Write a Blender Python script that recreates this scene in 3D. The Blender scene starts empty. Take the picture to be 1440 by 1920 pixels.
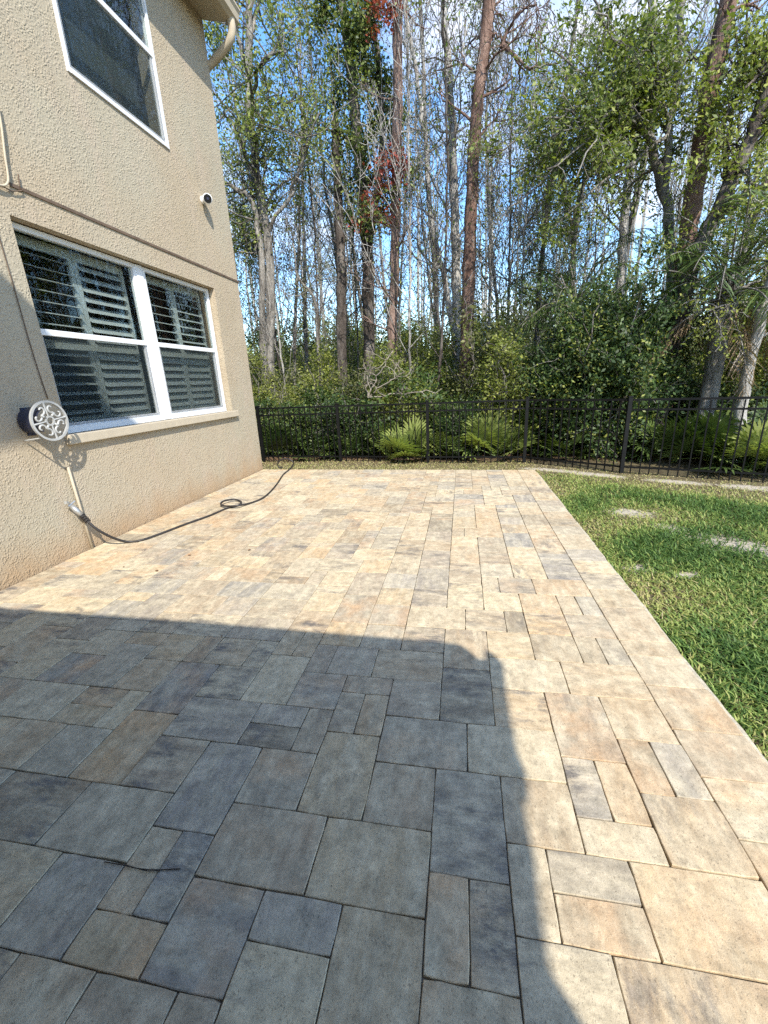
import bpy, math, random
import numpy as np
from mathutils import Matrix, Vector

# ------------------------------------------------------------------ camera, sky, sun, exposure
scene = bpy.context.scene
COL = scene.collection
F_PX, YAW, PITCH, ROLL, CAM_H = 781.66, -0.19105, -0.30335, -0.04776, 1.5   # solved from the photograph's vanishing points

def cam_axes():
    cy, sy, cp, sp = math.cos(YAW), math.sin(YAW), math.cos(PITCH), math.sin(PITCH)
    f = np.array([sy * cp, cy * cp, sp]); r0 = np.array([cy, -sy, 0.0]); u0 = np.cross(r0, f)
    return np.array([math.cos(ROLL) * r0 + math.sin(ROLL) * u0, -math.sin(ROLL) * r0 + math.cos(ROLL) * u0, f])
AX = cam_axes()
cam_data = bpy.data.cameras.new('camera')
cam_data.sensor_fit = 'HORIZONTAL'; cam_data.sensor_width = 36.0; cam_data.lens = 36.0 * F_PX / 1440.0
cam_data.clip_start = 0.05; cam_data.clip_end = 2000
camera = bpy.data.objects.new('camera', cam_data); COL.objects.link(camera)
m = Matrix.Identity(4)
for i in range(3):
    m[i][0], m[i][1], m[i][2] = AX[0][i], AX[1][i], -AX[2][i]
m[2][3] = CAM_H
camera.matrix_world = m
scene.camera = camera

SUN = np.array([-0.65, 0.92, -1.0])                       # direction the sunlight travels
SUN_EL = math.atan(1.0 / math.hypot(SUN[0], SUN[1]))
SUN_AZ = math.atan2(-SUN[0], -SUN[1])                     # clockwise from +Y
world = bpy.data.worlds.new('World'); scene.world = world; world.use_nodes = True
wn, wl = world.node_tree.nodes, world.node_tree.links
bg = wn['Background']; bg.inputs['Strength'].default_value = 0.15
sky = wn.new('ShaderNodeTexSky'); sky.sky_type = 'NISHITA'; sky.sun_disc = False
sky.sun_elevation = SUN_EL; sky.sun_rotation = SUN_AZ; sky.air_density = 1.0; sky.dust_density = 0.3; sky.ozone_density = 1.8
tc = wn.new('ShaderNodeTexCoord')
mp = wn.new('ShaderNodeMapping'); mp.inputs['Scale'].default_value = (1.0, 1.0, 2.2); mp.inputs['Location'].default_value = (0.35, 0.1, 0.0)
cn = wn.new('ShaderNodeTexNoise'); cn.inputs['Scale'].default_value = 2.6; cn.inputs['Detail'].default_value = 7; cn.inputs['Roughness'].default_value = 0.6
cr = wn.new('ShaderNodeMapRange'); cr.inputs[1].default_value = 0.48; cr.inputs[2].default_value = 0.70; cr.inputs[4].default_value = 0.85
cmix = wn.new('ShaderNodeMix'); cmix.data_type = 'RGBA'; cmix.inputs[7].default_value = (3.3, 3.2, 3.1, 1)
wl.new(tc.outputs['Generated'], mp.inputs[0]); wl.new(mp.outputs[0], cn.inputs['Vector']); wl.new(cn.outputs[0], cr.inputs[0])
wl.new(cr.outputs[0], cmix.inputs[0]); hs = wn.new('ShaderNodeHueSaturation'); hs.inputs['Saturation'].default_value = 1.22; hs.inputs['Value'].default_value = 0.95
wl.new(sky.outputs[0], hs.inputs['Color']); wl.new(hs.outputs[0], cmix.inputs[6]); wl.new(cmix.outputs[2], bg.inputs['Color'])

sd = bpy.data.lights.new('sun', 'SUN'); sd.energy = 2.45; sd.angle = math.radians(0.53); sd.color = (1.0, 0.95, 0.87)
so = bpy.data.objects.new('sun', sd); COL.objects.link(so)
so.rotation_euler = Vector(SUN).to_track_quat('-Z', 'Y').to_euler(); so.location = (8, -12, 14)
scene.view_settings.view_transform = 'Standard'; scene.view_settings.look = 'None'
scene.view_settings.exposure = 1.70; scene.view_settings.gamma = 1.0
scene.cycles.max_bounces = 6; scene.cycles.diffuse_bounces = 3; scene.cycles.glossy_bounces = 3
scene.cycles.transmission_bounces = 4; scene.cycles.transparent_max_bounces = 12
scene.cycles.sample_clamp_indirect = 6.0; scene.cycles.use_denoising = False

# ------------------------------------------------------------------ helpers
def P(x, y, X=None, Y=None, Z=None):
    """a point of the place seen at photograph pixel (x, y), on the plane X=, Y= or Z="""
    d = AX.T @ np.array([(x - 720) / F_PX, -(y - 960) / F_PX, 1.0]); c = np.array([0, 0, CAM_H])
    if X is not None: return c + d * (X / d[0])
    if Y is not None: return c + d * (Y / d[1])
    return c + d * ((Z - CAM_H) / d[2])

def link(name, me, mat=None, parent=None, kind=None):
    o = bpy.data.objects.new(name, me); COL.objects.link(o)
    if mat and me and not me.materials: me.materials.append(mat)
    if parent: o.parent = parent
    if kind: o['kind'] = kind
    return o
def thing(name, label, cat, loc=(0, 0, 0), group=None):
    o = bpy.data.objects.new(name, None); COL.objects.link(o); o.location = loc; o.empty_display_size = 0.1
    return tag(o, label, cat, group)
def tag(o, label, cat, group=None):
    o['label'] = label; o['category'] = cat
    if group: o['group'] = group
    return o
def copy_tree(o, parent=None):
    c = o.copy(); COL.objects.link(c)
    if parent: c.parent = parent
    for ch in list(o.children): copy_tree(ch, c)
    return c

def np_mesh(name, V, Fc, attr=None, smooth=False):
    """fast mesh from an (n,3) array and an (m,k) face array; attr: (n,) values stored as the float attribute rnd"""
    V = np.asarray(V, np.float32); Fc = np.asarray(Fc, np.int32); k = Fc.shape[1]
    me = bpy.data.meshes.new(name)
    me.vertices.add(len(V)); me.vertices.foreach_set('co', V.ravel())
    me.loops.add(Fc.size); me.loops.foreach_set('vertex_index', Fc.ravel())
    me.polygons.add(len(Fc)); me.polygons.foreach_set('loop_start', np.arange(len(Fc), dtype=np.int32) * k)
    me.polygons.foreach_set('loop_total', np.full(len(Fc), k, np.int32))
    if smooth: me.polygons.foreach_set('use_smooth', np.ones(len(Fc), bool))
    if attr is not None:
        a = me.attributes.new('rnd', 'FLOAT', 'POINT'); a.data.foreach_set('value', np.asarray(attr, np.float32))
    me.update(calc_edges=True)
    return me

class MB:
    def __init__(s): s.v = []; s.f = []
    def add(s, v, f):
        n = len(s.v); s.v += [tuple(map(float, p)) for p in v]; s.f += [tuple(i + n for i in q) for q in f]; return s
    def box(s, x0, x1, y0, y1, z0, z1):
        return s.add([(x0, y0, z0), (x1, y0, z0), (x1, y1, z0), (x0, y1, z0), (x0, y0, z1), (x1, y0, z1), (x1, y1, z1), (x0, y1, z1)],
                     [(3, 2, 1, 0), (4, 5, 6, 7), (0, 1, 5, 4), (1, 2, 6, 5), (2, 3, 7, 6), (3, 0, 4, 7)])
    def prism(s, poly, z0, z1):
        n = len(poly); v = [(p[0], p[1], z0) for p in poly] + [(p[0], p[1], z1) for p in poly]
        return s.add(v, [tuple(range(n))[::-1], tuple(range(n, 2 * n))] + [(i, (i + 1) % n, n + (i + 1) % n, n + i) for i in range(n)])
    def tube(s, pts, rad, sides=8, cap=True):
        v, f = tube_arr(np.array(pts, float), rad, sides); n = len(pts)
        s.add(v, [tuple(q) for q in f])
        if cap:
            b = len(s.v) - len(v); s.f.append(tuple(b + i for i in range(sides))[::-1]); s.f.append(tuple(b + (n - 1) * sides + i for i in range(sides)))
        return s
    def lathe(s, c, axis, prof, sides=20):
        a = np.array(axis, float); a /= np.linalg.norm(a); t = np.array([0, 0, 1.0]) if abs(a[2]) < .9 else np.array([1.0, 0, 0])
        b = np.cross(a, t); b /= np.linalg.norm(b); d = np.cross(a, b); c = np.array(c, float); v = []; f = []
        for (h, r) in prof:
            for i in range(sides):
                w = 2 * math.pi * i / sides; v.append(c + a * h + r * (math.cos(w) * b + math.sin(w) * d))
        for k in range(len(prof) - 1):
            for i in range(sides): f.append((k * sides + i, k * sides + (i + 1) % sides, (k + 1) * sides + (i + 1) % sides, (k + 1) * sides + i))
        f.append(tuple(range(sides))[::-1]); f.append(tuple((len(prof) - 1) * sides + i for i in range(sides)))
        return s.add(v, f)
    def build(s, name, mat, parent=None, smooth=False, kind=None, bevel=0):
        me = bpy.data.meshes.new(name); me.from_pydata(s.v, [], s.f); me.update()
        if smooth: me.polygons.foreach_set('use_smooth', np.ones(len(me.polygons), bool))
        o = link(name, me, mat, parent, kind)
        if bevel:
            b = o.modifiers.new('bevel', 'BEVEL'); b.width = bevel; b.segments = 2; b.limit_method = 'ANGLE'
        return o

def tube_arr(p, rad, sides):
    p = np.asarray(p, float); n = len(p); r = np.broadcast_to(np.asarray(rad, float), (n,))
    t = np.gradient(p, axis=0); t /= np.maximum(np.linalg.norm(t, axis=1, keepdims=True), 1e-9)
    mt = t.mean(0); ref = np.array([0, 0, 1.0]) if abs(mt[2]) < .7 * np.linalg.norm(mt) + 1e-9 else np.array([1.0, 0.13, 0])
    b = np.cross(t, ref); b /= np.maximum(np.linalg.norm(b, axis=1, keepdims=True), 1e-9); d = np.cross(t, b)
    w = np.arange(sides) * 2 * math.pi / sides
    v = p[:, None, :] + r[:, None, None] * (np.cos(w)[None, :, None] * b[:, None, :] + np.sin(w)[None, :, None] * d[:, None, :])
    i = np.arange(n - 1)[:, None] * sides; k = np.arange(sides)[None, :]; k2 = (k + 1) % sides
    f = np.stack([i + k, i + k2, i + sides + k2, i + sides + k], -1).reshape(-1, 4)
    return v.reshape(-1, 3), f
def tubes_mesh(name, tubes, smooth=True):
    V = []; Fs = []; n = 0
    for (p, r, s) in tubes:
        v, f = tube_arr(p, r, s); V.append(v); Fs.append(f + n); n += len(v)
    return np_mesh(name, np.concatenate(V), np.concatenate(Fs), smooth=smooth)
def spline(pts, n=6):
    p = np.array(pts, float); q = np.vstack([2 * p[0] - p[1], p, 2 * p[-1] - p[-2]]); out = []
    for i in range(1, len(q) - 2):
        for t in np.linspace(0, 1, n, endpoint=False):
            a, b, c, d = q[i - 1], q[i], q[i + 1], q[i + 2]
            out.append(.5 * (2 * b + (c - a) * t + (2 * a - 5 * b + 4 * c - d) * t * t + (3 * b - a - 3 * c + d) * t ** 3))
    out.append(p[-1]); return np.array(out)

# ------------------------------------------------------------------ materials
class Nt:
    def __init__(s, name, rough=0.8, spec=0.3):
        s.m = bpy.data.materials.new(name); s.m.use_nodes = True; s.n = s.m.node_tree.nodes; s.l = s.m.node_tree.links
        s.b = s.n['Principled BSDF']; s.b.inputs['Roughness'].default_value = rough; s.b.inputs['Specular IOR Level'].default_value = spec
    def link(s, a, b): s.l.new(a, b)
    def pos(s, scale=(1, 1, 1), obj=False):
        if obj: o = s.n.new('ShaderNodeTexCoord').outputs['Object']
        else: o = s.n.new('ShaderNodeNewGeometry').outputs['Position']
        mp = s.n.new('ShaderNodeMapping'); mp.inputs['Scale'].default_value = scale; s.link(o, mp.inputs[0]); return mp.outputs[0]
    def noise(s, vec, scale, detail=4, rough=.55):
        t = s.n.new('ShaderNodeTexNoise'); t.inputs['Scale'].default_value = scale; t.inputs['Detail'].default_value = detail; t.inputs['Roughness'].default_value = rough
        if vec is not None: s.link(vec, t.inputs['Vector'])
        return t.outputs[0]
    def ramp(s, fac, stops):
        r = s.n.new('ShaderNodeValToRGB'); e = r.color_ramp.elements
        while len(e) < len(stops): e.new(0.5)
        for k, (p, c) in enumerate(stops): e[k].position = p; e[k].color = (*c, 1) if len(c) == 3 else c
        s.link(fac, r.inputs[0]); return r.outputs[0]
    def rng(s, v, a, b, c=0., d=1.):
        r = s.n.new('ShaderNodeMapRange'); 
        for k, x in zip((1, 2, 3, 4), (a, b, c, d)): r.inputs[k].default_value = x
        s.link(v, r.inputs[0]); return r.outputs[0]
    def mix(s, fac, a, b, mode='MIX'):
        x = s.n.new('ShaderNodeMix'); x.data_type = 'RGBA'; x.blend_type = mode
        for k, q in ((0, fac), (6, a), (7, b)):
            if isinstance(q, (int, float)): x.inputs[k].default_value = q
            elif isinstance(q, tuple): x.inputs[k].default_value = (*q, 1)
            else: s.link(q, x.inputs[k])
        return x.outputs[2]
    def math(s, op, a, b=0.):
        x = s.n.new('ShaderNodeMath'); x.operation = op
        for k, q in ((0, a), (1, b)):
            if isinstance(q, (int, float)): x.inputs[k].default_value = q
            else: s.link(q, x.inputs[k])
        return x.outputs[0]
    def attr(s, name, out='Fac'):
        a = s.n.new('ShaderNodeAttribute'); a.attribute_name = name; return a.outputs[out]
    def color(s, c):
        if isinstance(c, tuple): s.b.inputs['Base Color'].default_value = (*c, 1)
        else: s.link(c, s.b.inputs['Base Color'])
        return s
    def bump(s, h, strength=.3, dist=.01):
        b = s.n.new('ShaderNodeBump'); b.inputs['Strength'].default_value = strength; b.inputs['Distance'].default_value = dist
        s.link(h, b.inputs['Height']); s.link(b.outputs[0], s.b.inputs['Normal']); return s
def plain(name, c, rough=.6, spec=.3, metal=0., var=.12):
    t = Nt(name, rough, spec); v = t.pos(); n = t.noise(v, 9, 5)
    t.color(t.mix(t.rng(n, .35, .65), tuple(x * (1 - var) for x in c), tuple(min(1, x * (1 + var)) for x in c)))
    t.b.inputs['Metallic'].default_value = metal; return t.m

def stucco_mat():
    t = Nt('stucco', .92, .15); v = t.pos()
    big = t.noise(v, 1.1, 4); col = t.mix(t.rng(big, .3, .7), (.355, .290, .200), (.402, .333, .237))
    z = t.n.new('ShaderNodeSeparateXYZ'); t.link(t.n.new('ShaderNodeNewGeometry').outputs['Position'], z.inputs[0])
    col = t.mix(t.rng(t.noise(v, .55, 3), .42, .62, 0, .55), col, (.335, .310, .232)); col = t.mix(t.rng(t.noise(t.pos((1, 1.6, .5)), 2.1, 6, .65), .50, .70, 0, .35), col, (.43, .335, .255)); st = t.noise(t.pos((1, 1, .35)), 3.2, 5)
    h = t.math('ADD', z.outputs[2], t.rng(st, .2, .8, .18, -.18)); stain = t.rng(h, .0, .36, .75, 0.)
    col = t.mix(stain, col, (.34, .225, .125))
    drip = t.rng(t.noise(t.pos((1, 6, .35)), 1.2, 4), .52, .75, 0, .25); col = t.mix(drip, col, (.30, .25, .185))
    t.color(col)
    vec = t.pos(); nz = t.n.new('ShaderNodeTexNoise'); nz.inputs['Scale'].default_value = 16; t.link(vec, nz.inputs['Vector'])
    wv = t.mix(.035, vec, nz.outputs['Color'], 'ADD')
    vo = t.n.new('ShaderNodeTexVoronoi'); vo.feature = 'SMOOTH_F1'; vo.inputs['Scale'].default_value = 60; vo.inputs['Smoothness'].default_value = .4; t.link(wv, vo.inputs['Vector'])
    a = t.rng(vo.outputs['Distance'], .15, .65, 1, 0); b = t.noise(vec, 22, 4, .6); c = t.noise(vec, 150, 3)
    hh = t.math('ADD', t.math('MULTIPLY', a, t.rng(b, .35, .6)), t.math('MULTIPLY', c, .25))
    t.bump(hh, .7, .0085); return t.m

def paver_mat():
    t = Nt('paver_concrete', .88, .2)
    at = t.n.new('ShaderNodeAttribute'); at.attribute_name = 'tint'; sp = t.n.new('ShaderNodeSeparateColor'); t.link(at.outputs['Color'], sp.inputs[0])
    r, g, b = sp.outputs[0], sp.outputs[1], sp.outputs[2]
    pos = t.n.new('ShaderNodeNewGeometry').outputs['Position']
    off = t.n.new('ShaderNodeVectorMath'); off.operation = 'MULTIPLY_ADD'; off.inputs[1].default_value = (37, 53, 71); t.link(at.outputs['Color'], off.inputs[0]); t.link(pos, off.inputs[2])
    def mapped(sc):
        mp = t.n.new('ShaderNodeMapping'); mp.inputs['Scale'].default_value = sc; t.link(off.outputs[0], mp.inputs[0]); return mp.outputs[0]
    s1 = t.noise(mapped((1.3, 5.0, 1)), 3.2, 6, .62); s2 = t.noise(mapped((5.0, 1.3, 1)), 3.2, 6, .62)
    sel = t.rng(b, .62, .63); streak = t.math('ADD', t.math('MULTIPLY', s1, sel), t.math('MULTIPLY', s2, t.math('SUBTRACT', 1., sel)))
    blot = t.noise(mapped((1, 1, 1)), 5.5, 5, .6); fine = t.noise(mapped((1, 1, 1)), 46, 6, .7); grain = t.noise(mapped((1, 1, 1)), 420, 3, .6)
    base = t.ramp(r, [(0, (.225, .190, .135)), (.12, (.420, .325, .195)), (.25, (.500, .415, .265)), (.38, (.300, .262, .195)), (.50, (.440, .325, .185)), (.62, (.240, .228, .200)), (.74, (.470, .400, .270)), (.87, (.350, .270, .170)), (1, (.330, .305, .250))])
    col = t.mix(t.rng(streak, .38, .66, 0, .62), base, (.505, .445, .310))
    rust = t.math('MULTIPLY', t.rng(blot, .42, .70), t.rng(g, .45, .95, 0, .70)); col = t.mix(rust, col, (.43, .265, .135))
    q1 = t.noise(mapped((1.0, 2.6, 1)), 5.5, 10, .74); q2 = t.noise(mapped((2.6, 1.0, 1)), 5.5, 10, .74)
    smear = t.math('ADD', t.math('MULTIPLY', q1, sel), t.math('MULTIPLY', q2, t.math('SUBTRACT', 1., sel)))
    gate = t.rng(t.noise(mapped((1, 1, 1)), 2.6, 2, .5), .42, .60)
    dk = t.math('MULTIPLY', t.math('MULTIPLY', t.rng(smear, .47, .60), gate), t.rng(b, .25, .8, .12, .85)); col = t.mix(dk, col, (.105, .100, .098))
    col = t.mix(t.rng(smear, .34, .46, .35, 0), col, (.54, .465, .325))
    col = t.mix(t.rng(fine, .52, .72, 0, .40), col, (.20, .168, .115)); col = t.mix(t.rng(grain, .57, .70, 0, .40), col, (.60, .53, .40))
    pit = t.rng(t.noise(mapped((1.6, 1, 1)), 130, 3, .6), .60, .66, 0, .6); col = t.mix(pit, col, (.12, .098, .07))
    col = t.mix(t.rng(grain, .30, .42, .30, 0), col, (.17, .145, .105))
    mott = t.noise(mapped((1, 1, 1)), 17, 9, .74); m1 = t.noise(mapped((1.0, 4.0, 1)), 12, 8, .72); m2 = t.noise(mapped((4.0, 1.0, 1)), 12, 8, .72)
    mm = t.math('ADD', t.math('MULTIPLY', m1, sel), t.math('MULTIPLY', m2, t.math('SUBTRACT', 1., sel)))
    vv = t.n.new('ShaderNodeCombineColor'); k_ = t.math('MULTIPLY', t.rng(mott, .34, .66, .76, 1.34), t.rng(mm, .34, .66, .90, 1.10))
    t.link(t.math('MULTIPLY', k_, 1.03), vv.inputs[0]); t.link(k_, vv.inputs[1]); t.link(t.math('MULTIPLY', k_, .98), vv.inputs[2])
    col = t.mix(1., col, vv.outputs[0], 'MULTIPLY')
    t.color(col); t.link(t.rng(fine, .3, .7, .7, .95), t.b.inputs['Roughness'])
    t.bump(t.math('ADD', t.math('MULTIPLY', fine, .8), t.math('MULTIPLY', grain, .35)), .5, .005); return t.m

def leaf_mat(name, c0, c1, trans=.35, rough=.5, spec=.35):
    t = Nt(name, rough, spec); a = t.attr('rnd'); oi = t.n.new('ShaderNodeObjectInfo')
    f = t.math('ADD', t.math('MULTIPLY', a, .8), t.math('MULTIPLY', oi.outputs['Random'], .2))
    mid = tuple(.55 * x + .45 * y for x, y in zip(c0, c1))
    col = t.ramp(f, [(0, c0), (.55, mid), (.92, c1), (1, (c1[0] * 1.5, c1[1] * 1.1, c1[2]))])
    t.color(col)
    tr = t.n.new('ShaderNodeBsdfTranslucent'); t.link(t.mix(1., col, (1.0, 1.15, .5), 'MULTIPLY'), tr.inputs[0])
    mx = t.n.new('ShaderNodeMixShader'); mx.inputs[0].default_value = trans
    t.link(t.b.outputs[0], mx.inputs[1]); t.link(tr.outputs[0], mx.inputs[2]); t.link(mx.outputs[0], t.n['Material Output'].inputs[0]); return t.m
def bark_mat(name, c0, c1, c2, scale=7, lich=.0):
    t = Nt(name, .95, .1); v = t.pos((1, 1, .22), obj=True); n = t.noise(v, scale, 6, .65); k = t.noise(t.pos((1, 1, .6), obj=True), 2.2, 5, .6)
    col = t.mix(t.rng(n, .35, .65), c0, c1); col = t.mix(t.rng(k, .5, .66, 0, .85), col, c2); t.color(col)
    t.bump(t.math('ADD', n, t.noise(v, scale * 5, 4)), 1., .05); return t.m

M = {}
M['stucco'] = stucco_mat(); M['paver'] = paver_mat()
M['trim'] = plain('trim_paint', (.42, .36, .265), .75, .2, var=.05)
M['white'] = plain('white_vinyl', (.66, .67, .67), .35, .45, var=.03)
M['shutter'] = plain('shutter_paint', (.50, .51, .48), .4, .4, var=.05)
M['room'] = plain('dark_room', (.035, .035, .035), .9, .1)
M['black'] = plain('black_powder_coat', (.006, .006, .006), .5, .2, var=.2)
M['rubber'] = plain('black_rubber', (.028, .024, .022), .5, .4, var=.25)
M['navy'] = plain('dark_navy_metal', (.022, .026, .05), .4, .5, var=.2)
M['pewter'] = plain('pale_cast_metal', (.36, .36, .34), .5, .5, var=.1)
M['steel'] = plain('worn_steel', (.45, .45, .43), .35, .5, .6)
M['roof'] = plain('roof_shingle', (.16, .13, .11), .95, .1, var=.3)
M['bulb'] = plain('camera_white', (.8, .8, .78), .3, .5, var=.02)
M['brown'] = plain('brown_caulk', (.12, .085, .06), .8, .2, var=.2)
M['dead'] = plain('dead_wood', (.27, .235, .19), .9, .1, var=.25)
M['deadleaf'] = plain('dead_leaf', (.20, .11, .06), .8, .2, var=.3)

def glass_mat(name, tint, refl):
    t = Nt(name); t.n.remove(t.b); tr = t.n.new('ShaderNodeBsdfTransparent'); tr.inputs[0].default_value = (*tint, 1)
    gl = t.n.new('ShaderNodeBsdfGlossy'); gl.inputs['Roughness'].default_value = .015; gl.inputs[0].default_value = (.9, .95, .95, 1)
    lw = t.n.new('ShaderNodeLayerWeight'); lw.inputs[0].default_value = .5
    fr = t.math('ADD', t.math('MULTIPLY', t.math('POWER', lw.outputs['Facing'], 4.), .8), refl)
    bp = t.n.new('ShaderNodeBump'); bp.inputs['Strength'].default_value = .02; t.link(t.noise(t.pos(), 2.0, 2), bp.inputs['Height']); t.link(bp.outputs[0], gl.inputs['Normal'])
    mx = t.n.new('ShaderNodeMixShader'); t.link(fr, mx.inputs[0]); t.link(tr.outputs[0], mx.inputs[1]); t.link(gl.outputs[0], mx.inputs[2])
    t.link(mx.outputs[0], t.n['Material Output'].inputs[0]); return t.m
M['glass'] = glass_mat('window_glass', (.80, .83, .82), .035)
def screen_mat():
    t = Nt('insect_screen', .8, .1); t.color((.035, .048, .052)); tr = t.n.new('ShaderNodeBsdfTransparent')
    mx = t.n.new('ShaderNodeMixShader'); t.link(t.rng(t.noise(t.pos(), 2.5, 3), .3, .7, .18, .26), mx.inputs[0])
    t.link(tr.outputs[0], mx.inputs[1]); t.link(t.b.outputs[0], mx.inputs[2]); t.link(mx.outputs[0], t.n['Material Output'].inputs[0]); return t.m
M['screen'] = screen_mat()

def ground_mat():
    t = Nt('ground_soil', .97, .05); v = t.pos(); n1 = t.noise(v, .9, 5); n2 = t.noise(v, 14, 6, .7); n3 = t.noise(v, 90, 4, .7)
    col = t.mix(t.rng(n1, .35, .65), (.13, .105, .06), (.17, .145, .075)); col = t.mix(t.rng(n2, .45, .65), col, (.09, .065, .04))
    xyz = t.n.new('ShaderNodeSeparateXYZ'); t.link(t.n.new('ShaderNodeNewGeometry').outputs['Position'], xyz.inputs[0])
    # leaf litter under the wood, pale sand in the worn spots of the lawn
    lit = t.rng(t.math('ADD', xyz.outputs[1], t.math('MULTIPLY', n2, .8)), 8.3, 9.0); col = t.mix(lit, col, t.mix(n3, (.10, .06, .035), (.20, .13, .08)))
    sand = t.mix(n3, (.42, .36, .27), (.52, .46, .36))
    for (cx, cy, rx, ry, rot) in BARE:
        mp = t.n.new('ShaderNodeMapping'); mp.vector_type = 'TEXTURE'; mp.inputs['Location'].default_value = (cx, cy, 0); mp.inputs['Rotation'].default_value = (0, 0, rot); mp.inputs['Scale'].default_value = (rx, ry, 1000)
        t.link(t.n.new('ShaderNodeNewGeometry').outputs['Position'], mp.inputs[0]); ln = t.n.new('ShaderNodeVectorMath'); ln.operation = 'LENGTH'; t.link(mp.outputs[0], ln.inputs[0])
        d = t.math('ADD', ln.outputs['Value'], t.rng(n2, .3, .7, -.4, .4)); col = t.mix(t.rng(d, .7, 1.15, .9, 0), col, sand)
    t.color(col); t.bump(t.math('ADD', n2, n3), .6, .03); return t.m
BARE = [(1.90, 4.95, .24, .17, -.3), (2.50, 3.92, .62, .25, -.75), (2.12, 4.42, .20, .13, -.7), (2.1, 6.85, .42, .14, -.5), (3.0, 6.40, .40, .13, -.36), (3.75, 6.12, .38, .16, -.3), (1.45, 3.45, .14, .10, .4), (4.7, 5.7, .5, .22, -.4), (1.75, 3.35, .12, .08, 0), (1.5, 7.25, .55, .12, -.5)]
M['ground'] = ground_mat()

# ------------------------------------------------------------------ ground and patio
GZ = -0.055
rs = np.random.RandomState(5)
def gheight(x, y):
    w = np.clip((y - 9.5) / 6, 0, 1)
    return GZ + .012 * np.sin(1.7 * x + .6 * y) * np.clip((y - 1) / 3, 0, 1) + w * .10 * np.sin(.9 * x + .4) * np.cos(.7 * y)
gx = np.concatenate([[-400, -120, -50, -20], np.linspace(-12, 14, 105), [20, 50, 120, 400]]); gy = np.concatenate([[-300, -60, -15], np.linspace(-5, 24, 117), [30, 45, 80, 160, 400]])
XX, YY = np.meshgrid(gx, gy); ZZ = gheight(XX, YY); ZZ[(YY > 24.1) | (YY < -5.1)] = GZ
ny, nx = XX.shape; idx = np.arange(nx * ny).reshape(ny, nx)
Fq = np.stack([idx[:-1, :-1], idx[:-1, 1:], idx[1:, 1:], idx[1:, :-1]], -1).reshape(-1, 4)
ground = link('ground', np_mesh('ground', np.stack([XX, YY, ZZ], -1).reshape(-1, 3), Fq, smooth=True), M['ground'], kind='structure')

U, PX0, PY0 = .1253, .036, .552
PAV = [(-11,0,2,2),(-9,1,1,2),(-8,1,1,2),(-9,0,2,1),(-7,0,2,2),(-5,1,2,1),(-7,2,3,2),(-4,2,3,2),(-1,1,1,2),(0,1,1,2),(1,4,2,2),(1,2,1,2),(2,3,2,1),(2,2,2,1),(5,4,2,2),(5,6,1,2),(6,6,1,2),(3,5,1,2),(4,5,1,2),(3,4,2,1),(3,7,2,3),(5,8,2,2),(4,10,3,2),(1,12,2,2),(1,10,3,2),(1,8,2,2),(0,6,3,2),(-3,6,3,2),(-3,4,2,2),(-1,3,2,3),(-5,4,2,3),(-7,4,2,2),(-9,3,2,3),(-11,4,2,2),(-13,4,2,3),(-15,4,2,2),(-17,4,2,2),(-12,2,3,2),(-16,7,2,1),(-16,6,2,1),(-14,6,1,2),(-19,8,2,2),(-17,8,2,3),(-15,8,2,2),(-13,7,2,3),(-11,8,2,2),(-11,6,3,2),(-9,8,2,3),(-7,8,2,2),(-8,7,2,1),(-8,6,2,1),(-6,6,1,2),(-5,7,1,2),(-4,7,1,2),(-5,9,2,1),(-3,8,2,2),(-4,10,3,2),(-6,10,2,2),(-7,10,1,2),(-8,11,1,2),(-10,10,1,2),(-3,12,2,2),(-1,11,2,3),(-1,8,2,3),(-3,14,3,2),(0,14,2,2),(2,14,1,2),(3,12,2,2),(3,14,2,2),(5,14,2,2),(5,12,1,2),(6,12,1,2),(1,18,1,2),(2,18,2,2),(1,16,2,2),(3,16,2,2),(5,16,1,2),(6,16,1,2),(3,20,2,2),(1,20,2,2),(1,22,2,2),(-1,16,2,3),(-1,19,2,3),(-5,20,2,3),(-5,23,2,3),(4,2,3,2),(-19,6,3,2),(-15,2,3,2),(-5,-1,2,2),(-3,-1,2,3),(-1,-1,2,2),(1,0,2,2),(3,0,3,2),(-14,0,3,2)]
I0, I1, J0, J1 = -30, 7, -14, 53
occ = np.zeros((I1 - I0, J1 - J0), bool); rects = []
def put(i, j, w, h):
    occ[i - I0:i - I0 + w, j - J0:j - J0 + h] = True; rects.append((i, j, w, h))
def free(i, j, w, h):
    return i >= I0 and j >= J0 and i + w <= I1 and j + h <= J1 and not occ[i - I0:i - I0 + w, j - J0:j - J0 + h].any()
for r_ in PAV:
    if free(*r_): put(*r_)
pr = random.Random(11)
for j in range(J0, J1):
    for i in range(I0, I1):
        if occ[i - I0, j - J0]: continue
        opts = [(2, 3), (3, 2), (2, 2), (1, 2), (2, 1), (2, 2), (2, 3), (3, 2)]; pr.shuffle(opts); best = None
        for (w, h) in opts:
            if not free(i, j, w, h): continue
            run = 0
            while free(i + w, j, run + 1, 1): run += 1
            bad = (run == 1); best = best or (w, h)
            if not bad: best = (w, h); break
        if best is None: best = (1, 1)
        put(i, j, *best)
def warp(x, y):
    t = min(1, max(0, (y - 4) / 3.2)); t = t * t * (3 - 2 * t); return x, y - .05 * (x + 1.25) * t
pavers = []           # (x0, x1, y0, y1)
for (i, j, w, h) in rects: pavers.append((PX0 + i * U, PX0 + (i + w) * U, PY0 + j * U, PY0 + (j + h) * U))
XB0, XB1 = PX0 + I1 * U, 1.195
by = [-1.2, -.8, -.43, -.05, .2, .55, .80, 1.172, 1.406, 1.64, 1.917, 2.161, 2.298]
while by[-1] < 6.8: by.append(by[-1] + pr.choice([.25, .25, .376, .376, .30]))
by[-1] = PY0 + J1 * U
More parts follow.
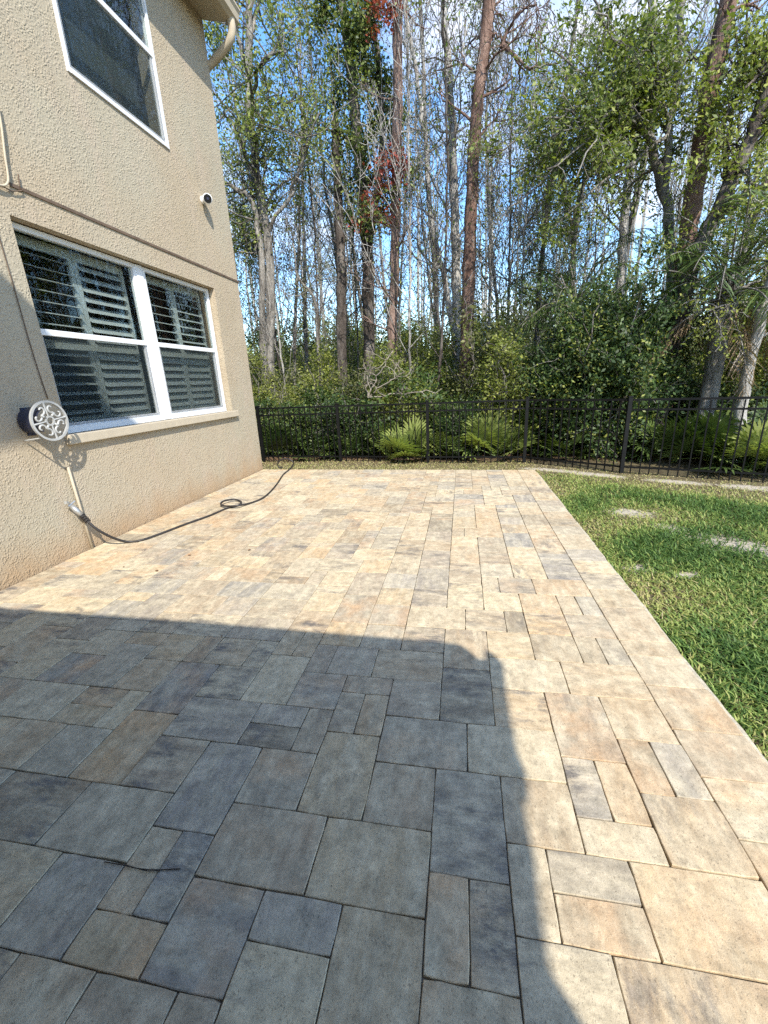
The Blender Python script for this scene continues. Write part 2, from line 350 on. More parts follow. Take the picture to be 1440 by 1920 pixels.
for a, b in zip(by[:-1], by[1:]): pavers.append((XB0, XB1 + pr.gauss(0, .004), a, b))
patio = MB().box(-3.745, XB1 - .02, -1.3, 7.02, -.16, -.014)
psand = Nt('joint_sand', .95, .1); psand.color(psand.mix(psand.noise(psand.pos(), 30, 4), (.13, .11, .085), (.26, .225, .17)))
patio = patio.build('patio', psand.m, kind='structure')

def paver_geo(x0, x1, y0, y1, rr, seg):
    g = .0014; z = rr.gauss(0, .0011); tx, ty = rr.gauss(0, .0022), rr.gauss(0, .0022); c = .0022
    cx, cy = (x0 + x1) / 2, (y0 + y1) / 2; x0 += g; x1 -= g; y0 += g; y1 -= g
    ring = []
    for (ax, ay, bx, by_) in ((x0, y0, x1, y0), (x1, y0, x1, y1), (x1, y1, x0, y1), (x0, y1, x0, y0)):
        for k in range(seg):
            t = k / seg; ring.append((ax + (bx - ax) * t, ay + (by_ - ay) * t))
    if seg > 1:
        rc = rr.uniform(.003, .008); out = []
        for (x, y) in ring:
            nx_, ny_ = rr.gauss(0, .0007), rr.gauss(0, .0007); corner = (x in (x0, x1)) and (y in (y0, y1))
            if corner:
                q = rc * rr.uniform(.6, 1.3); sx, sy = (1 if x == x0 else -1), (1 if y == y0 else -1)
                out.append((x + sx * q * .35, y + sy * q * .35))
            else: out.append((x + nx_, y + ny_))
        ring = out
    n = len(ring); V = []
    for (lv, ins) in ((-.05, 0), (-c, 0), (0, c)):
        for (x, y) in ring:
            ux, uy = x - cx, y - cy; hx, hy = (x1 - x0) / 2, (y1 - y0) / 2
            X_, Y_ = cx + ux * (1 - ins / hx), cy + uy * (1 - ins / hy); wx, wy = warp(X_, Y_); V.append((wx, wy, lv + z + ux * tx + uy * ty))
    Fc = [tuple(2 * n + k for k in range(n))]
    for L in (0, 1):
        for k in range(n): Fc.append((L * n + k, L * n + (k + 1) % n, (L + 1) * n + (k + 1) % n, (L + 1) * n + k))
    return V, Fc
def cam_px(x, y):
    q = AX @ np.array([x, y, -CAM_H]); 
    return (720 + F_PX * q[0] / q[2], 960 - F_PX * q[1] / q[2], q[2])
def shown(p):
    x, y = (p[0] + p[1]) / 2, (p[2] + p[3]) / 2; a, b, d = cam_px(x, y)
    if d < .2 or not (-120 < a < 1560 and 600 < b < 2080): return 0
    return (p[1] - p[0]) * (p[3] - p[2]) / d ** 3
order = sorted(pavers, key=shown, reverse=True)
rr = random.Random(3)
def tint(): return (rr.random(), rr.random(), rr.random(), 1)
restV, restF, restT = [], [], []
for k, p in enumerate(order):
    V, Fc = paver_geo(*p, rr, 5 if k < 160 else (2 if k < 300 else 1)); c = tint()
    if k < 300:
        me = bpy.data.meshes.new('paver'); me.from_pydata(V, [], Fc); ca = me.color_attributes.new('tint', 'FLOAT_COLOR', 'POINT')
        ca.data.foreach_set('color', np.tile(np.array(c, np.float32), len(V))); link('paver', me, M['paver'], patio)
    else:
        n = len(restV); restV += V; restF += [tuple(q + n for q in f) for f in Fc]; restT += [c] * len(V)
me = bpy.data.meshes.new('far_pavers'); me.from_pydata(restV, [], restF); ca = me.color_attributes.new('tint', 'FLOAT_COLOR', 'POINT')
ca.data.foreach_set('color', np.array(restT, np.float32).ravel()); link('far_pavers', me, M['paver'], patio, kind='stuff')

eb = random.Random(6); v = []; f = []; ys_ = np.arange(-1.2, 7.06, .06)
for k, y in enumerate(ys_):
    wx, wy = warp(XB1, y); a = .034 + .008 * math.sin(y * 5) + eb.gauss(0, .004); v += [(wx - .012, wy, -.006), (wx + .4 * a, wy, -.010 + eb.gauss(0, .002)), (wx + a, wy, GZ - .012)]
    if k: n = 3 * k; f += [(n - 3, n - 2, n + 1, n), (n - 2, n - 1, n + 2, n + 1)]
em = Nt('edge_concrete', .95, .1); em.color(em.mix(em.rng(em.noise(em.pos(), 22, 6, .7), .35, .65), (.30, .26, .19), (.47, .41, .30))); em.bump(em.noise(em.pos(), 60, 5, .7), .7, .01)
MB().add(v, f).build('edging', em.m, patio, smooth=True)

# ------------------------------------------------------------------ the stucco house on the left
WX, YC, ZS = -3.75, 7.35, 6.62
house = thing('house', 'beige stucco two-storey house wall with shuttered window and upper window', 'house', (WX, YC, 0))
def hpart(mb, name, mat, parent=house, **k):
    o = mb.build(name, mat, parent, **k)
    if parent is house: o.matrix_parent_inverse = Matrix.Translation((-WX, -YC, 0))
    return o
LW = (3.48, 6.56, 1.145, 2.978); UW = (4.48, 5.965, 4.47, 6.12); REV = .115
ys = sorted([-6, LW[0], LW[1], UW[0], UW[1], YC]); zs = sorted([-.2, LW[2], LW[3], UW[2], UW[3], ZS])
w = MB()
for a, b in zip(ys[:-1], ys[1:]):
    for c, d in zip(zs[:-1], zs[1:]):
        my, mz = (a + b) / 2, (c + d) / 2
        if any(q[0] < my < q[1] and q[2] < mz < q[3] for q in (LW, UW)): continue
        w.add([(WX, a, c), (WX, b, c), (WX, b, d), (WX, a, d)], [(0, 1, 2, 3)])
for q in (LW, UW):
    a, b, c, d = q; x1 = WX - .22
    w.add([(WX, a, c), (WX, a, d), (x1, a, d), (x1, a, c)], [(0, 1, 2, 3)]); w.add([(WX, b, c), (WX, b, d), (x1, b, d), (x1, b, c)], [(3, 2, 1, 0)])
    w.add([(WX, a, d), (WX, b, d), (x1, b, d), (x1, a, d)], [(0, 1, 2, 3)]); w.add([(WX, a, c), (WX, b, c), (x1, b, c), (x1, a, c)], [(3, 2, 1, 0)])
w.add([(WX, YC, -.2), (-12, YC, -.2), (-12, YC, ZS), (WX, YC, ZS)], [(0, 1, 2, 3)]); w.add([(-12, YC, -.2), (-12, -6, -.2), (-12, -6, ZS), (-12, YC, ZS)], [(0, 1, 2, 3)])
w.add([(WX, -6, -.2), (-12, -6, -.2), (-12, -6, ZS), (WX, -6, ZS)], [(3, 2, 1, 0)])
hpart(w, 'wall', M['stucco'])
hpart(MB().box(WX - .01, WX + .062, LW[0] - .06, LW[1] + .09, 1.055, LW[2] + .004), 'window_sill', M['trim'], bevel=.008)
hpart(MB().box(WX - .01, WX + .012, 3.55, YC + .012, 3.205, 3.232), 'expansion_strip', M['brown'])
# soffit, fascia, gutter, downspout elbow, roof
hpart(MB().add([(WX, -6, ZS), (WX, YC + .02, ZS), (-3.40, YC + .02, ZS - .08), (-3.40, -6, ZS - .08)], [(0, 1, 2, 3)]).add([(WX, YC + .02, ZS), (WX, YC + .02, ZS + .3), (-3.40, YC + .02, ZS + .15), (-3.40, YC + .02, ZS - .08)], [(0, 1, 2, 3)]), 'soffit', M['trim'])
gp = [(-3.40, ZS - .10), (-3.30, ZS - .10), (-3.24, ZS - .06), (-3.225, ZS + .02), (-3.20, ZS + .06), (-3.20, ZS + .085), (-3.40, ZS + .085)]
n = len(gp); hpart(MB().add([(x, -6, z) for x, z in gp] + [(x, YC + .10, z) for x, z in gp], [tuple(range(n))[::-1], tuple(range(n, 2 * n))] + [(i, (i + 1) % n, n + (i + 1) % n, n + i) for i in range(n)]), 'gutter', M['trim'])
el = spline([(-3.31, YC - .02, ZS - .06), (-3.31, YC - .01, ZS - .19), (-3.37, YC + .0, ZS - .30), (-3.55, YC + .03, ZS - .40), (-3.70, YC + .06, ZS - .46), (-3.84, YC + .06, ZS - .56), (-3.88, YC + .06, ZS - .9), (-3.88, YC + .06, .1)], 5)
hpart(MB().tube(el, .056, 8), 'downspout', M['trim'], smooth=True)
hpart(MB().add([(-3.2, -6, ZS + .1), (-3.2, YC + .12, ZS + .1), (-8, YC + .12, ZS + 2.2), (-8, -6, ZS + 2.2), (-12.5, YC + .12, ZS + .1), (-12.5, -6, ZS + .1)], [(0, 1, 2, 3), (3, 2, 4, 5), (0, 3, 5), (1, 4, 2), (0, 5, 4, 1)]), 'roof', M['roof'])

def box_(x0, x1, a, b, c, d): return MB().box(x0, x1, a, b, c, d)
def single_hung(y0, y1, z0, z1, xf, meet, dz=.0, frame=.045, screen=True, deep=.06):
    """one single-hung window: frame, two sashes, glass; returns the window part"""
    root = MB()
    root.box(xf - deep, xf, y0, y0 + frame, z0, z1).box(xf - deep, xf, y1 - frame, y1, z0, z1)
    root.box(xf - deep + .001, xf - .001, y0 + frame, y1 - frame, z1 - frame, z1).box(xf - deep + .001, xf + .004, y0 + frame, y1 - frame, z0, z0 + frame * 1.3)
    win = hpart(root, 'window', M['white'])
    hpart(box_(xf - .045, xf - .004, y0 + frame, y1 - frame, meet - .028, meet + .028), 'meeting_rail', M['white'], win, bevel=.004)
    s = MB(); q = .038; b0 = z0 + frame * 1.3
    s.box(xf - .05, xf - .016, y0 + frame, y0 + frame + q, b0, meet - .028).box(xf - .05, xf - .016, y1 - frame - q, y1 - frame, b0, meet - .028).box(xf - .05, xf - .016, y0 + frame + q, y1 - frame - q, b0, b0 + q)
    hpart(s, 'lower_sash', M['white'], win, bevel=.003)
    hpart(box_(xf - .036, xf - .032, y0 + frame, y1 - frame, meet + .028, z1 - frame), 'pane', M['glass'], win)
    hpart(box_(xf - .040, xf - .036, y0 + frame + q, y1 - frame - q, b0 + q, meet - .028), 'pane', M['glass'], win)
    if screen: hpart(box_(xf - .0135, xf - .0125, y0 + frame + .01, y1 - frame - .01, b0 + .01, meet - .03), 'insect_screen', M['screen'], win)
    return win
def shutters(win, y0, y1, z0, z1, tilts):
    xs = WX - .235; mid = (y0 + y1) / 2; zm = 2.0; st = .05
    for (a, b, t1, t2) in ((y0 + .06, mid - .004, tilts[0], tilts[1]), (mid + .004, y1 - .06, tilts[2], tilts[3])):
        f = MB().box(xs - .028, xs, a, a + st, z0, z1).box(xs - .028, xs, b - st, b, z0, z1)
        for (c, d) in ((z0, z0 + .09), (zm - .04, zm + .04), (z1 - .09, z1)): f.box(xs - .027, xs - .001, a + st, b - st, c, d)
        hpart(f, 'shutter_frame', M['shutter'], win)
        for (c, d, t) in ((z0 + .09, zm - .04, t1), (zm + .04, z1 - .09, t2)):
            k = max(1, int(round((d - c) / .095))); pitch = (d - c) / k
            for i in range(k):
                zc = c + (i + .5) * pitch; h = .052; cs, sn = math.cos(t), math.sin(t); pr_ = []
                for u_, v_ in ((-h, 0), (-h * .5, .0055), (h * .5, .0055), (h, 0), (h * .5, -.0055), (-h * .5, -.0055)):
                    pr_.append((xs - .014 + u_ * cs - v_ * sn, zc + u_ * sn + v_ * cs))
                nn = 6; hpart(MB().add([(x, a + st + .003, z) for x, z in pr_] + [(x, b - st - .003, z) for x, z in pr_], [tuple(range(nn)), tuple(range(nn, 2 * nn))[::-1]] + [(q, nn + q, nn + (q + 1) % nn, (q + 1) % nn) for q in range(nn)]), 'louver', M['shutter'], win)
XF = WX - REV + .02
w1 = single_hung(LW[0] + .03, 5.01, 1.15, 2.965, XF, 2.085); w2 = single_hung(5.12, LW[1] - .02, 1.15, 2.965, XF, 2.085)
hpart(box_(XF - .07, XF + .012, 5.01, 5.12, 1.15, 2.965), 'mullion', M['white'], house, bevel=.006)
shutters(w1, LW[0] + .02, 5.02, 1.2, 2.93, (-.35, -.25, -.85, -.75)); shutters(w2, 5.11, LW[1], 1.2, 2.93, (-.9, -.3, -1.0, -.45))
uw = single_hung(UW[0] + .004, UW[1] - .004, UW[2] + .004, UW[3] - .004, WX + .016, 5.41, frame=.032, deep=.075)
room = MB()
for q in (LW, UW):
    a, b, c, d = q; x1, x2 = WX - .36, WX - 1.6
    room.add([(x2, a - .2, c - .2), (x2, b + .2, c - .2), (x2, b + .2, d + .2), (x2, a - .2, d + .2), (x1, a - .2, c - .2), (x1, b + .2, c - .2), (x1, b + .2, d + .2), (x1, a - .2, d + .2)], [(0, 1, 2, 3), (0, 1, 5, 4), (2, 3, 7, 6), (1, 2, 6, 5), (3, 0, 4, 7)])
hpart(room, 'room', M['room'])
hpart(box_(WX - .345, WX - .335, UW[0] - .05, UW[1] + .05, UW[2] - .05, UW[3] + .05), 'blind', plain('pale_blind', (.10, .115, .115), .9, .1), uw)

# ------------------------------------------------------------------ the rest of the house behind the camera (it casts the shade)
wing = thing('house_wing', 'beige stucco rear wing behind the viewer whose eaves shade the patio', 'house', (-1, -3, 0))
def wpart(mb, name, mat):
    o = mb.build(name, mat, wing); o.matrix_parent_inverse = Matrix.Translation((1, 3, 0)); return o
H1 = 2.7
sp_ = [(0, 1138), (400, 1171), (830, 1207), (866, 1212), (886, 1226), (900, 1240), (914, 1239), (914, 1224), (925, 1226), (939, 1241), (944, 1285), (952, 1340), (962, 1400), (978, 1440), (984, 1470), (984, 1492), (975, 1502), (980, 1530), (994, 1600), (1004, 1690)]
top = []
for q in sp_:
    g = P(*q, Z=0); top.append((g[0] + .65 * H1, g[1] - .92 * H1))
top[0] = (WX + .02, top[0][1]); last = top[-1]
top += [(last[0], -5.9), (WX + .02, -5.9)]
wpart(MB().prism(top, H1 - .02, H1 + .02), 'eave', M['trim'])
g = P(1060, 1865, Z=0); cxw = last[0] - .22; tt = (cxw - g[0]) / .65; cyw = g[1] - .92 * tt
wpart(MB().box(WX + .02, cxw, -5.8, cyw, -.1, H1 - .03), 'ground_floor_wall', M['stucco'])
H2 = ZS; ex, ey = WX + .65 * (H2 - 1.14), 4.486 - .92 * (H2 - 1.14)
wpart(MB().box(WX + .02, -1.35, -5.7, -1.15, H1 + .03, H2 - .03), 'upper_wall', M['stucco'])
wpart(MB().box(WX + .02, ex, -6.1, ey, H2 - .02, H2 + .02), 'upper_eave', M['trim'])
wpart(MB().add([(WX, -6.1, H2 + .03), (ex, -6.1, H2 + .03), (ex, ey, H2 + .03), (WX, ey, H2 + .03), (WX, -3.2, H2 + .9), (ex - 2.4, -3.2, H2 + .9)], [(0, 1, 5, 4), (1, 2, 5), (2, 3, 4, 5), (0, 4, 3)]), 'upper_roof', M['roof'])

# ------------------------------------------------------------------ things on the wall
DC = np.array([-3.53, 3.135, 1.305]); DR = .172
reel = thing('hose_hanger', 'round wall-mounted hose hanger with pale scrollwork disc beside the window', 'hose hanger', tuple(DC))
def rp(mb, name, mat, **k): return mb.build(name, mat, reel, **k)     # built in disc coordinates: x out of the wall, y along it, z up
def ring(r0, r1, x0, x1, n=48):
    v = []; f = []
    for i in range(n):
        a = 2 * math.pi * i / n
        for (x, r) in ((x1, r0), (x1, r1), (x0, r1), (x0, r0)): v.append((x, r * math.cos(a), r * math.sin(a)))
    for i in range(n):
        for q in range(4): f.append((i * 4 + q, i * 4 + (q + 1) % 4, ((i + 1) % n) * 4 + (q + 1) % 4, ((i + 1) % n) * 4 + q))
    return MB().add(v, f)
rp(ring(DR * .895, DR, -.012, .006), 'rim', M['pewter']); rp(ring(DR * .17, DR * .25, -.008, .005, 24), 'centre_ring', M['pewter'])
for k in range(4):
    a0 = math.radians(45 + 90 * k + 8)
    for s in (-1, 1):
        pts = []
        for t in np.linspace(0, 1, 26):       # spiral scroll, curling inwards
            ph = math.radians(250 * t - 60) * s; r = DR * (.215 * (1 - .78 * t) + .01); c_ = (DR * .60, s * DR * .215)
            pts.append((0, c_[0] - r * math.cos(ph) * 1.05, c_[1] + r * math.sin(ph) * 1.05))
        pts.insert(0, (0, DR * .50, s * DR * .02)); pts.insert(0, (0, DR * .26, 0))
        ca_, sa_ = math.cos(a0), math.sin(a0); pts = [(0, y * ca_ - z * sa_, y * sa_ + z * ca_) for _, y, z in pts]
        rp(MB().tube(pts, np.linspace(.0095, .0085, len(pts)), 6), 'scroll', M['pewter'], smooth=True)
    a1 = a0 + math.pi / 4
    rp(MB().tube([(0, DR * .22 * math.cos(a1), DR * .22 * math.sin(a1)), (0, DR * .9 * math.cos(a1), DR * .9 * math.sin(a1))], [.006, .009], 6), 'spoke', M['pewter'])
v = []; f = []; NA = 30
for i in range(NA + 1):
    a = math.radians(80 + 150 * i / NA)
    for (x, r) in ((-.012, .60), (-.205, .60), (-.205, .66), (-.012, .66)): v.append((x, DR * r * math.cos(a), DR * r * math.sin(a)))
for i in range(NA):
    for q in range(4): f.append((i * 4 + q, i * 4 + (q + 1) % 4, (i + 1) * 4 + (q + 1) % 4, (i + 1) * 4 + q))
rp(MB().add(v, f + [(0, 1, 2, 3), (NA * 4 + 3, NA * 4 + 2, NA * 4 + 1, NA * 4)]), 'saddle', M['navy'], smooth=False)
rp(MB().box(-.218, -.206, -.05, .05, -.12, .12), 'wall_plate', M['navy'])
rp(MB().tube([(-.2, -.10, -.155), (-.02, -.10, -.135)], .007, 6), 'brace', M['pewter'])

pipe = thing('standpipe', 'thin painted pipe with a hose tap at its middle on the stucco wall', 'pipe', (WX + .03, 3.40, 0))
pl = (-(WX + .03), -3.40, 0)
def pp(mb, name, mat, **k):
    o = mb.build(name, mat, pipe, **k); o.matrix_parent_inverse = Matrix.Translation(pl); return o
a_ = P(127, 875, X=WX + .03); b_ = P(171, 1020, X=WX + .035)
pp(MB().tube([a_, (a_ + b_) / 2, (b_[0], b_[1], 0.0)], .0125, 8), 'riser', M['trim'], smooth=True)
t0, t1 = P(133, 948, X=WX + .06), P(153, 966, X=WX + .12); t2 = P(167, 980, X=WX + .15)
pp(MB().tube([t0, (t0 + t1) / 2, t1], [.02, .028, .024], 8), 'tap', M['steel'], smooth=True)
pp(MB().tube([t0 + [0, -.03, .0], t0 + [0, .05, .03]], .009, 6).tube([t0 + [.0, -.02, .03], t0 + [0.01, -.055, .045]], .016, 6), 'tap_handle', M['steel'])
for k in range(4): pp(MB().tube([t1 + (t2 - t1) * (k / 4.), t1 + (t2 - t1) * (k / 4. + .16)], .029 - .002 * (k % 2), 10), 'coupling', M['rubber'])

hp = [t2, P(180, 991, X=WX + .19), P(200, 1003, X=WX + .235), P(222, 1012, X=WX + .275), P(243, 1016, Z=.013), P(268, 1012, Z=.013)]
hp += [P(x, y, Z=.013) for x, y in [(300, 1001), (350, 982), (395, 966), (425, 953), (446, 948)]]
hp += [P(452, 941, Z=.016), P(440, 936.5, Z=.03), P(421, 939, Z=.05), P(414, 945, Z=.045), P(424, 949, Z=.03), P(446, 948, Z=.04), P(470, 943, Z=.014)]
hp += [P(x, y, Z=.013) for x, y in [(492, 934), (508, 921), (521, 905), (531, 890), (541, 881.5)]]
hp += [P(x, y, Y=7.45) for x, y in [(549, 873), (549, 866), (541, 861), (530, 861), (521, 868), (523, 876), (530, 876)]]
tag(MB().tube(spline(hp, 6), .0125, 8).build('garden_hose', M['rubber'], smooth=True), 'black garden hose looping from the wall tap across the patio', 'hose')

cc = P(388, 373, X=WX + .09); cam_o = thing('security_camera', 'small white security camera with black face high on the stucco wall', 'security camera', tuple(cc))
ad = np.array([.55, -.72, -.25]); ad /= np.linalg.norm(ad)
MB().lathe((-.09, .02, .0), (1, 0, 0), [(0, .05), (.02, .05), (.03, .03), (.05, .02)], 16).build('base', M['bulb'], cam_o)
MB().lathe(-ad * .05, ad, [(-.02, .02), (0, .05), (.03, .062), (.10, .066), (.125, .063)], 20).build('body', M['bulb'], cam_o, smooth=True)
fc = MB().lathe(-ad * .05, ad, [(.120, .056), (.129, .054)], 20).build('lens_face', M['black'], cam_o)
MB().lathe(-ad * .05, ad, [(.128, .018), (.134, .016)], 14).build('lens', M['navy'], fc)

cw = [P(x, y, X=WX + .012) for x, y in [(-12, 410), (0, 450), (30, 552), (53, 633), (72, 695), (90, 748)]]
tag(MB().tube(spline(cw, 5), .0045, 5).build('wall_cable', M['brown'], smooth=True), 'thin brown cable running down the stucco left of the shuttered window', 'cable')
cw = [P(x, y, X=WX + .03) for x, y in [(-6, 190), (2, 232), (9, 290), (15, 330), (14, 343), (6, 348), (-10, 344)]]
tag(MB().tube(spline(cw, 5), .0085, 7).build('conduit', M['trim'], smooth=True), 'cream painted conduit bending into the wall seam above the window', 'conduit')
cw = [P(x, y, X=WX + .02) for x, y in [(-8, 344), (10, 352), (24, 358), (42, 357), (38, 352), (34, 326)]]
tag(MB().tube(spline(cw, 5), .005, 5).build('loose_wire', M['brown'], smooth=True), 'short loose brown wire curling at the wall seam', 'wire')

# ------------------------------------------------------------------ fence
fence = thing('fence', 'black metal picket fence between the lawn and the woods', 'fence', (1.14, 7.97, GZ))
fi = Matrix.Translation((-1.14, -7.97, -GZ))
def fp(mb, name):
    o = mb.build(name, M['black'], fence); o.matrix_parent_inverse = fi; return o
fl = [(-6.05, 8.55), (-4.25, 8.44), (-2.46, 8.29), (-.64, 8.09), (1.14, 7.95), (2.47, 6.98), (4.42, 6.28), (5.9, 5.75), (7.2, 5.3)]
FT = 1.085
picket_me = None
def rail(a, b, z, h, t, name):
    a = np.array([*a, 0.]); b = np.array([*b, 0.]); d = b - a; L = np.linalg.norm(d); d /= L; nn = np.array([-d[1], d[0], 0]) * t
    v = [a + nn, a - nn, b - nn, b + nn]; fp(MB().add([p + [0, 0, z] for p in v] + [p + [0, 0, z + h] for p in v], [(0, 1, 2, 3), (7, 6, 5, 4), (0, 4, 5, 1), (1, 5, 6, 2), (2, 6, 7, 3), (3, 7, 4, 0)]), name)
frs = random.Random(4)
for k, (a, b) in enumerate(zip(fl[:-1], fl[1:])):
    dx, dy = b[0] - a[0], b[1] - a[1]; L = math.hypot(dx, dy); z0 = GZ - .03
    for z, h in ((FT - .03, .03), (FT - .17, .026), (GZ + .10, .026)): rail((a[0] + dx / L * .03, a[1] + dy / L * .03), (b[0] - dx / L * .03, b[1] - dy / L * .03), z, h, .014, 'rail')
    n = int(L / .118)
    for i in range(1, n):
        x, y = a[0] + dx * i / n, a[1] + dy * i / n
        if picket_me is None: picket_me = MB().box(-.0085, .0085, -.0085, .0085, 0, FT - .035 - z0).build('picket', M['black'], fence); o = picket_me
        else: o = link('picket', picket_me.data, None, fence)
        o.matrix_parent_inverse = fi; o.location = (x, y, z0); o.rotation_euler = (0, 0, math.atan2(dy, dx))
for (x, y) in fl:
    fp(MB().box(x - .027, x + .027, y - .027, y + .027, GZ - .1, FT + .02), 'post'); fp(MB().box(x - .033, x + .033, y - .033, y + .033, FT + .021, FT + .04), 'post_cap')

# ------------------------------------------------------------------ lawn grass (uncountable)
def blades(n, x0, x1, y0, y1, seed, dens, hfun):
    g = np.random.RandomState(seed); x = g.uniform(x0, x1, n); y = g.uniform(y0, y1, n); k = g.rand(n) < dens(x, y); return x[k], y[k], g
def nz(x, y, s, ph=0): return .5 + .25 * np.sin(s * x + 1.7 * np.sin(s * .7 * y + ph)) + .25 * np.sin(s * 1.3 * y + 2.1 * np.sin(s * .6 * x + 1 + ph))
def bare_amt(x, y):
    b = np.zeros_like(x)
    for (cx, cy, rx, ry, rot) in BARE:
        c, s = math.cos(rot), math.sin(rot); dx, dy = x - cx, y - cy
        b = np.maximum(b, 1 - np.clip(np.hypot((c * dx + s * dy) / rx, (-s * dx + c * dy) / ry) - .35 + .35 * nz(x, y, 9), 0, 1))
    return b
def fence_y(x): return np.interp(x, [p[0] for p in fl], [p[1] for p in fl])
def lush(x, y):     # 1 in the thick green lawn, low along the patio edge and by the fence
    return np.clip((x - 1.20) / .25, .75, 1) * np.clip((fence_y(x) - y) / 1.6, .12, 1) * np.clip(.38 + .8 * nz(x, y, 3.1), 0, 1)
def dens(x, y):
    d = np.hypot(x, y); near = np.clip(3.6 / np.maximum(d, 1), .25, 1) ** 1.4
    in_ = (x > 1.205) | (y > 7.0 + .1 - .05 * (x + 1.25)); out = np.where((x < WX) & (y < YC + .05), 0, 1)
    return near * in_ * out * (1 - .93 * bare_amt(x, y)) * np.clip(.35 + lush(x, y), 0, 1) * (y < fence_y(x) + .15)
xa, ya, g = blades(210000, 1.2, 5.5, .4, 8.0, 1, dens, None); xb, yb, _ = blades(60000, -4.6, 1.3, 6.9, 8.6, 2, lambda x, y: dens(x, y) * 1.6, None)
gxx, gyy = np.concatenate([xa, xb]), np.concatenate([ya, yb]); n = len(gxx); lu = lush(gxx, gyy); lu = np.where(gxx < 1.2, .10 + .15 * nz(gxx, gyy, 3), lu)
h = (.018 + .046 * lu) * g.uniform(.6, 1.35, n); wd = g.uniform(.0030, .0068, n); az = g.uniform(0, 2 * math.pi, n); lean = g.uniform(.4, 1.7, n)
dx, dy = np.cos(az), np.sin(az); px_, py_ = -dy, dx; z0 = gheight(gxx, gyy) - .004
def ptn(t, side, w):
    hor = h * lean * t * t; ver = h * (t - .3 * lean * t * t) 
    return np.stack([gxx + dx * hor + px_ * side * w, gyy + dy * hor + py_ * side * w, z0 + ver], -1)
V = np.stack([ptn(0, -1, wd), ptn(0, 1, wd), ptn(.55, 1, wd * .9), ptn(.55, -1, wd * .9), ptn(1., 0, wd * .0)], 1).reshape(-1, 3)
b0 = np.arange(n)[:, None] * 5; F1 = np.concatenate([b0 + [[0, 1, 2]], b0 + [[0, 2, 3]], b0 + [[3, 2, 4]]])
dry = np.clip(1 - 1.0 * lu + g.normal(0, .22, n) - .05, 0, 1)
grass_m = Nt('grass_blade', .55, .3); ga = grass_m.attr('rnd')
gc = grass_m.ramp(ga, [(0, (.075, .145, .030)), (.25, (.215, .315, .070)), (.5, (.370, .400, .110)), (.8, (.480, .420, .170)), (1, (.540, .440, .250))]); grass_m.color(gc)
tr = grass_m.n.new('ShaderNodeBsdfTranslucent'); grass_m.link(gc, tr.inputs[0]); mx = grass_m.n.new('ShaderNodeMixShader'); mx.inputs[0].default_value = .4
grass_m.link(grass_m.b.outputs[0], mx.inputs[1]); grass_m.link(tr.outputs[0], mx.inputs[2]); grass_m.link(mx.outputs[0], grass_m.n['Material Output'].inputs[0])
lawn = link('lawn_grass', np_mesh('lawn_grass', V, F1, np.repeat(dry, 5)), grass_m.m, kind='stuff'); tag(lawn, 'green lawn grass with worn yellow patches right of the patio', 'grass')

# ------------------------------------------------------------------ vegetation generators
M['bark_pale'] = bark_mat('bark_pale', (.29, .27, .24), (.52, .49, .44), (.10, .09, .078), 9)
M['bark_grey'] = bark_mat('bark_grey', (.14, .125, .11), (.34, .315, .275), (.05, .043, .036), 9)
M['bark_dark'] = bark_mat('bark_dark', (.045, .036, .03), (.12, .10, .085), (.26, .23, .20), 10)
M['bark_pine'] = bark_mat('bark_pine', (.13, .075, .055), (.30, .20, .155), (.07, .045, .038), 11)
M['bark_pink'] = bark_mat('bark_pink', (.20, .13, .105), (.36, .26, .21), (.11, .075, .06), 11)
M['lf_oak'] = leaf_mat('leaf_oak', (.045, .080, .018), (.320, .355, .085)); M['lf_dark'] = leaf_mat('leaf_dark', (.010, .026, .008), (.085, .135, .034), .2, .5, .25)
M['lf_light'] = leaf_mat('leaf_light', (.080, .120, .020), (.420, .430, .100), .4); M['lf_olive'] = leaf_mat('leaf_olive', (.045, .060, .020), (.275, .275, .095))
M['lf_red'] = leaf_mat('leaf_red', (.30, .05, .035), (.55, .16, .10), .4); M['lf_palm'] = leaf_mat('leaf_palm', (.020, .045, .010), (.165, .220, .055), .2, .45, .35)
M['lf_palmlight'] = leaf_mat('leaf_palm_light', (.140, .200, .045), (.450, .480, .160), .3, .4, .4); M['lf_dry'] = leaf_mat('leaf_dry', (.16, .105, .06), (.34, .25, .15), .2)
M['lf_far'] = leaf_mat('leaf_far', (.045, .055, .026), (.170, .175, .085), .3)

def unit(v): return v / np.maximum(np.linalg.norm(v, axis=-1, keepdims=True), 1e-9)
def leaf_mesh(name, C, size, g, aspect=.5, droop=.25, up=.35):
    C = np.asarray(C); n = len(C); a = unit(g.normal(0, 1, (n, 3)) + [0, 0, -droop]); nr = unit(g.normal(0, 1, (n, 3)) + [.25, -.45, up + .4]); b = unit(np.cross(nr, a)); a = unit(np.cross(b, nr))
    L = size * g.uniform(.45, 1.55, n)[:, None]; W = L * aspect * .5
    V = np.stack([C - a * L * .5, C + b * W + a * L * .05, C + a * L * .5, C - b * W + a * L * .05], 1).reshape(-1, 3)
    return np_mesh(name, V, np.arange(4 * n).reshape(n, 4), np.repeat(np.clip(g.beta(2, 2, n), 0, 1), 4))

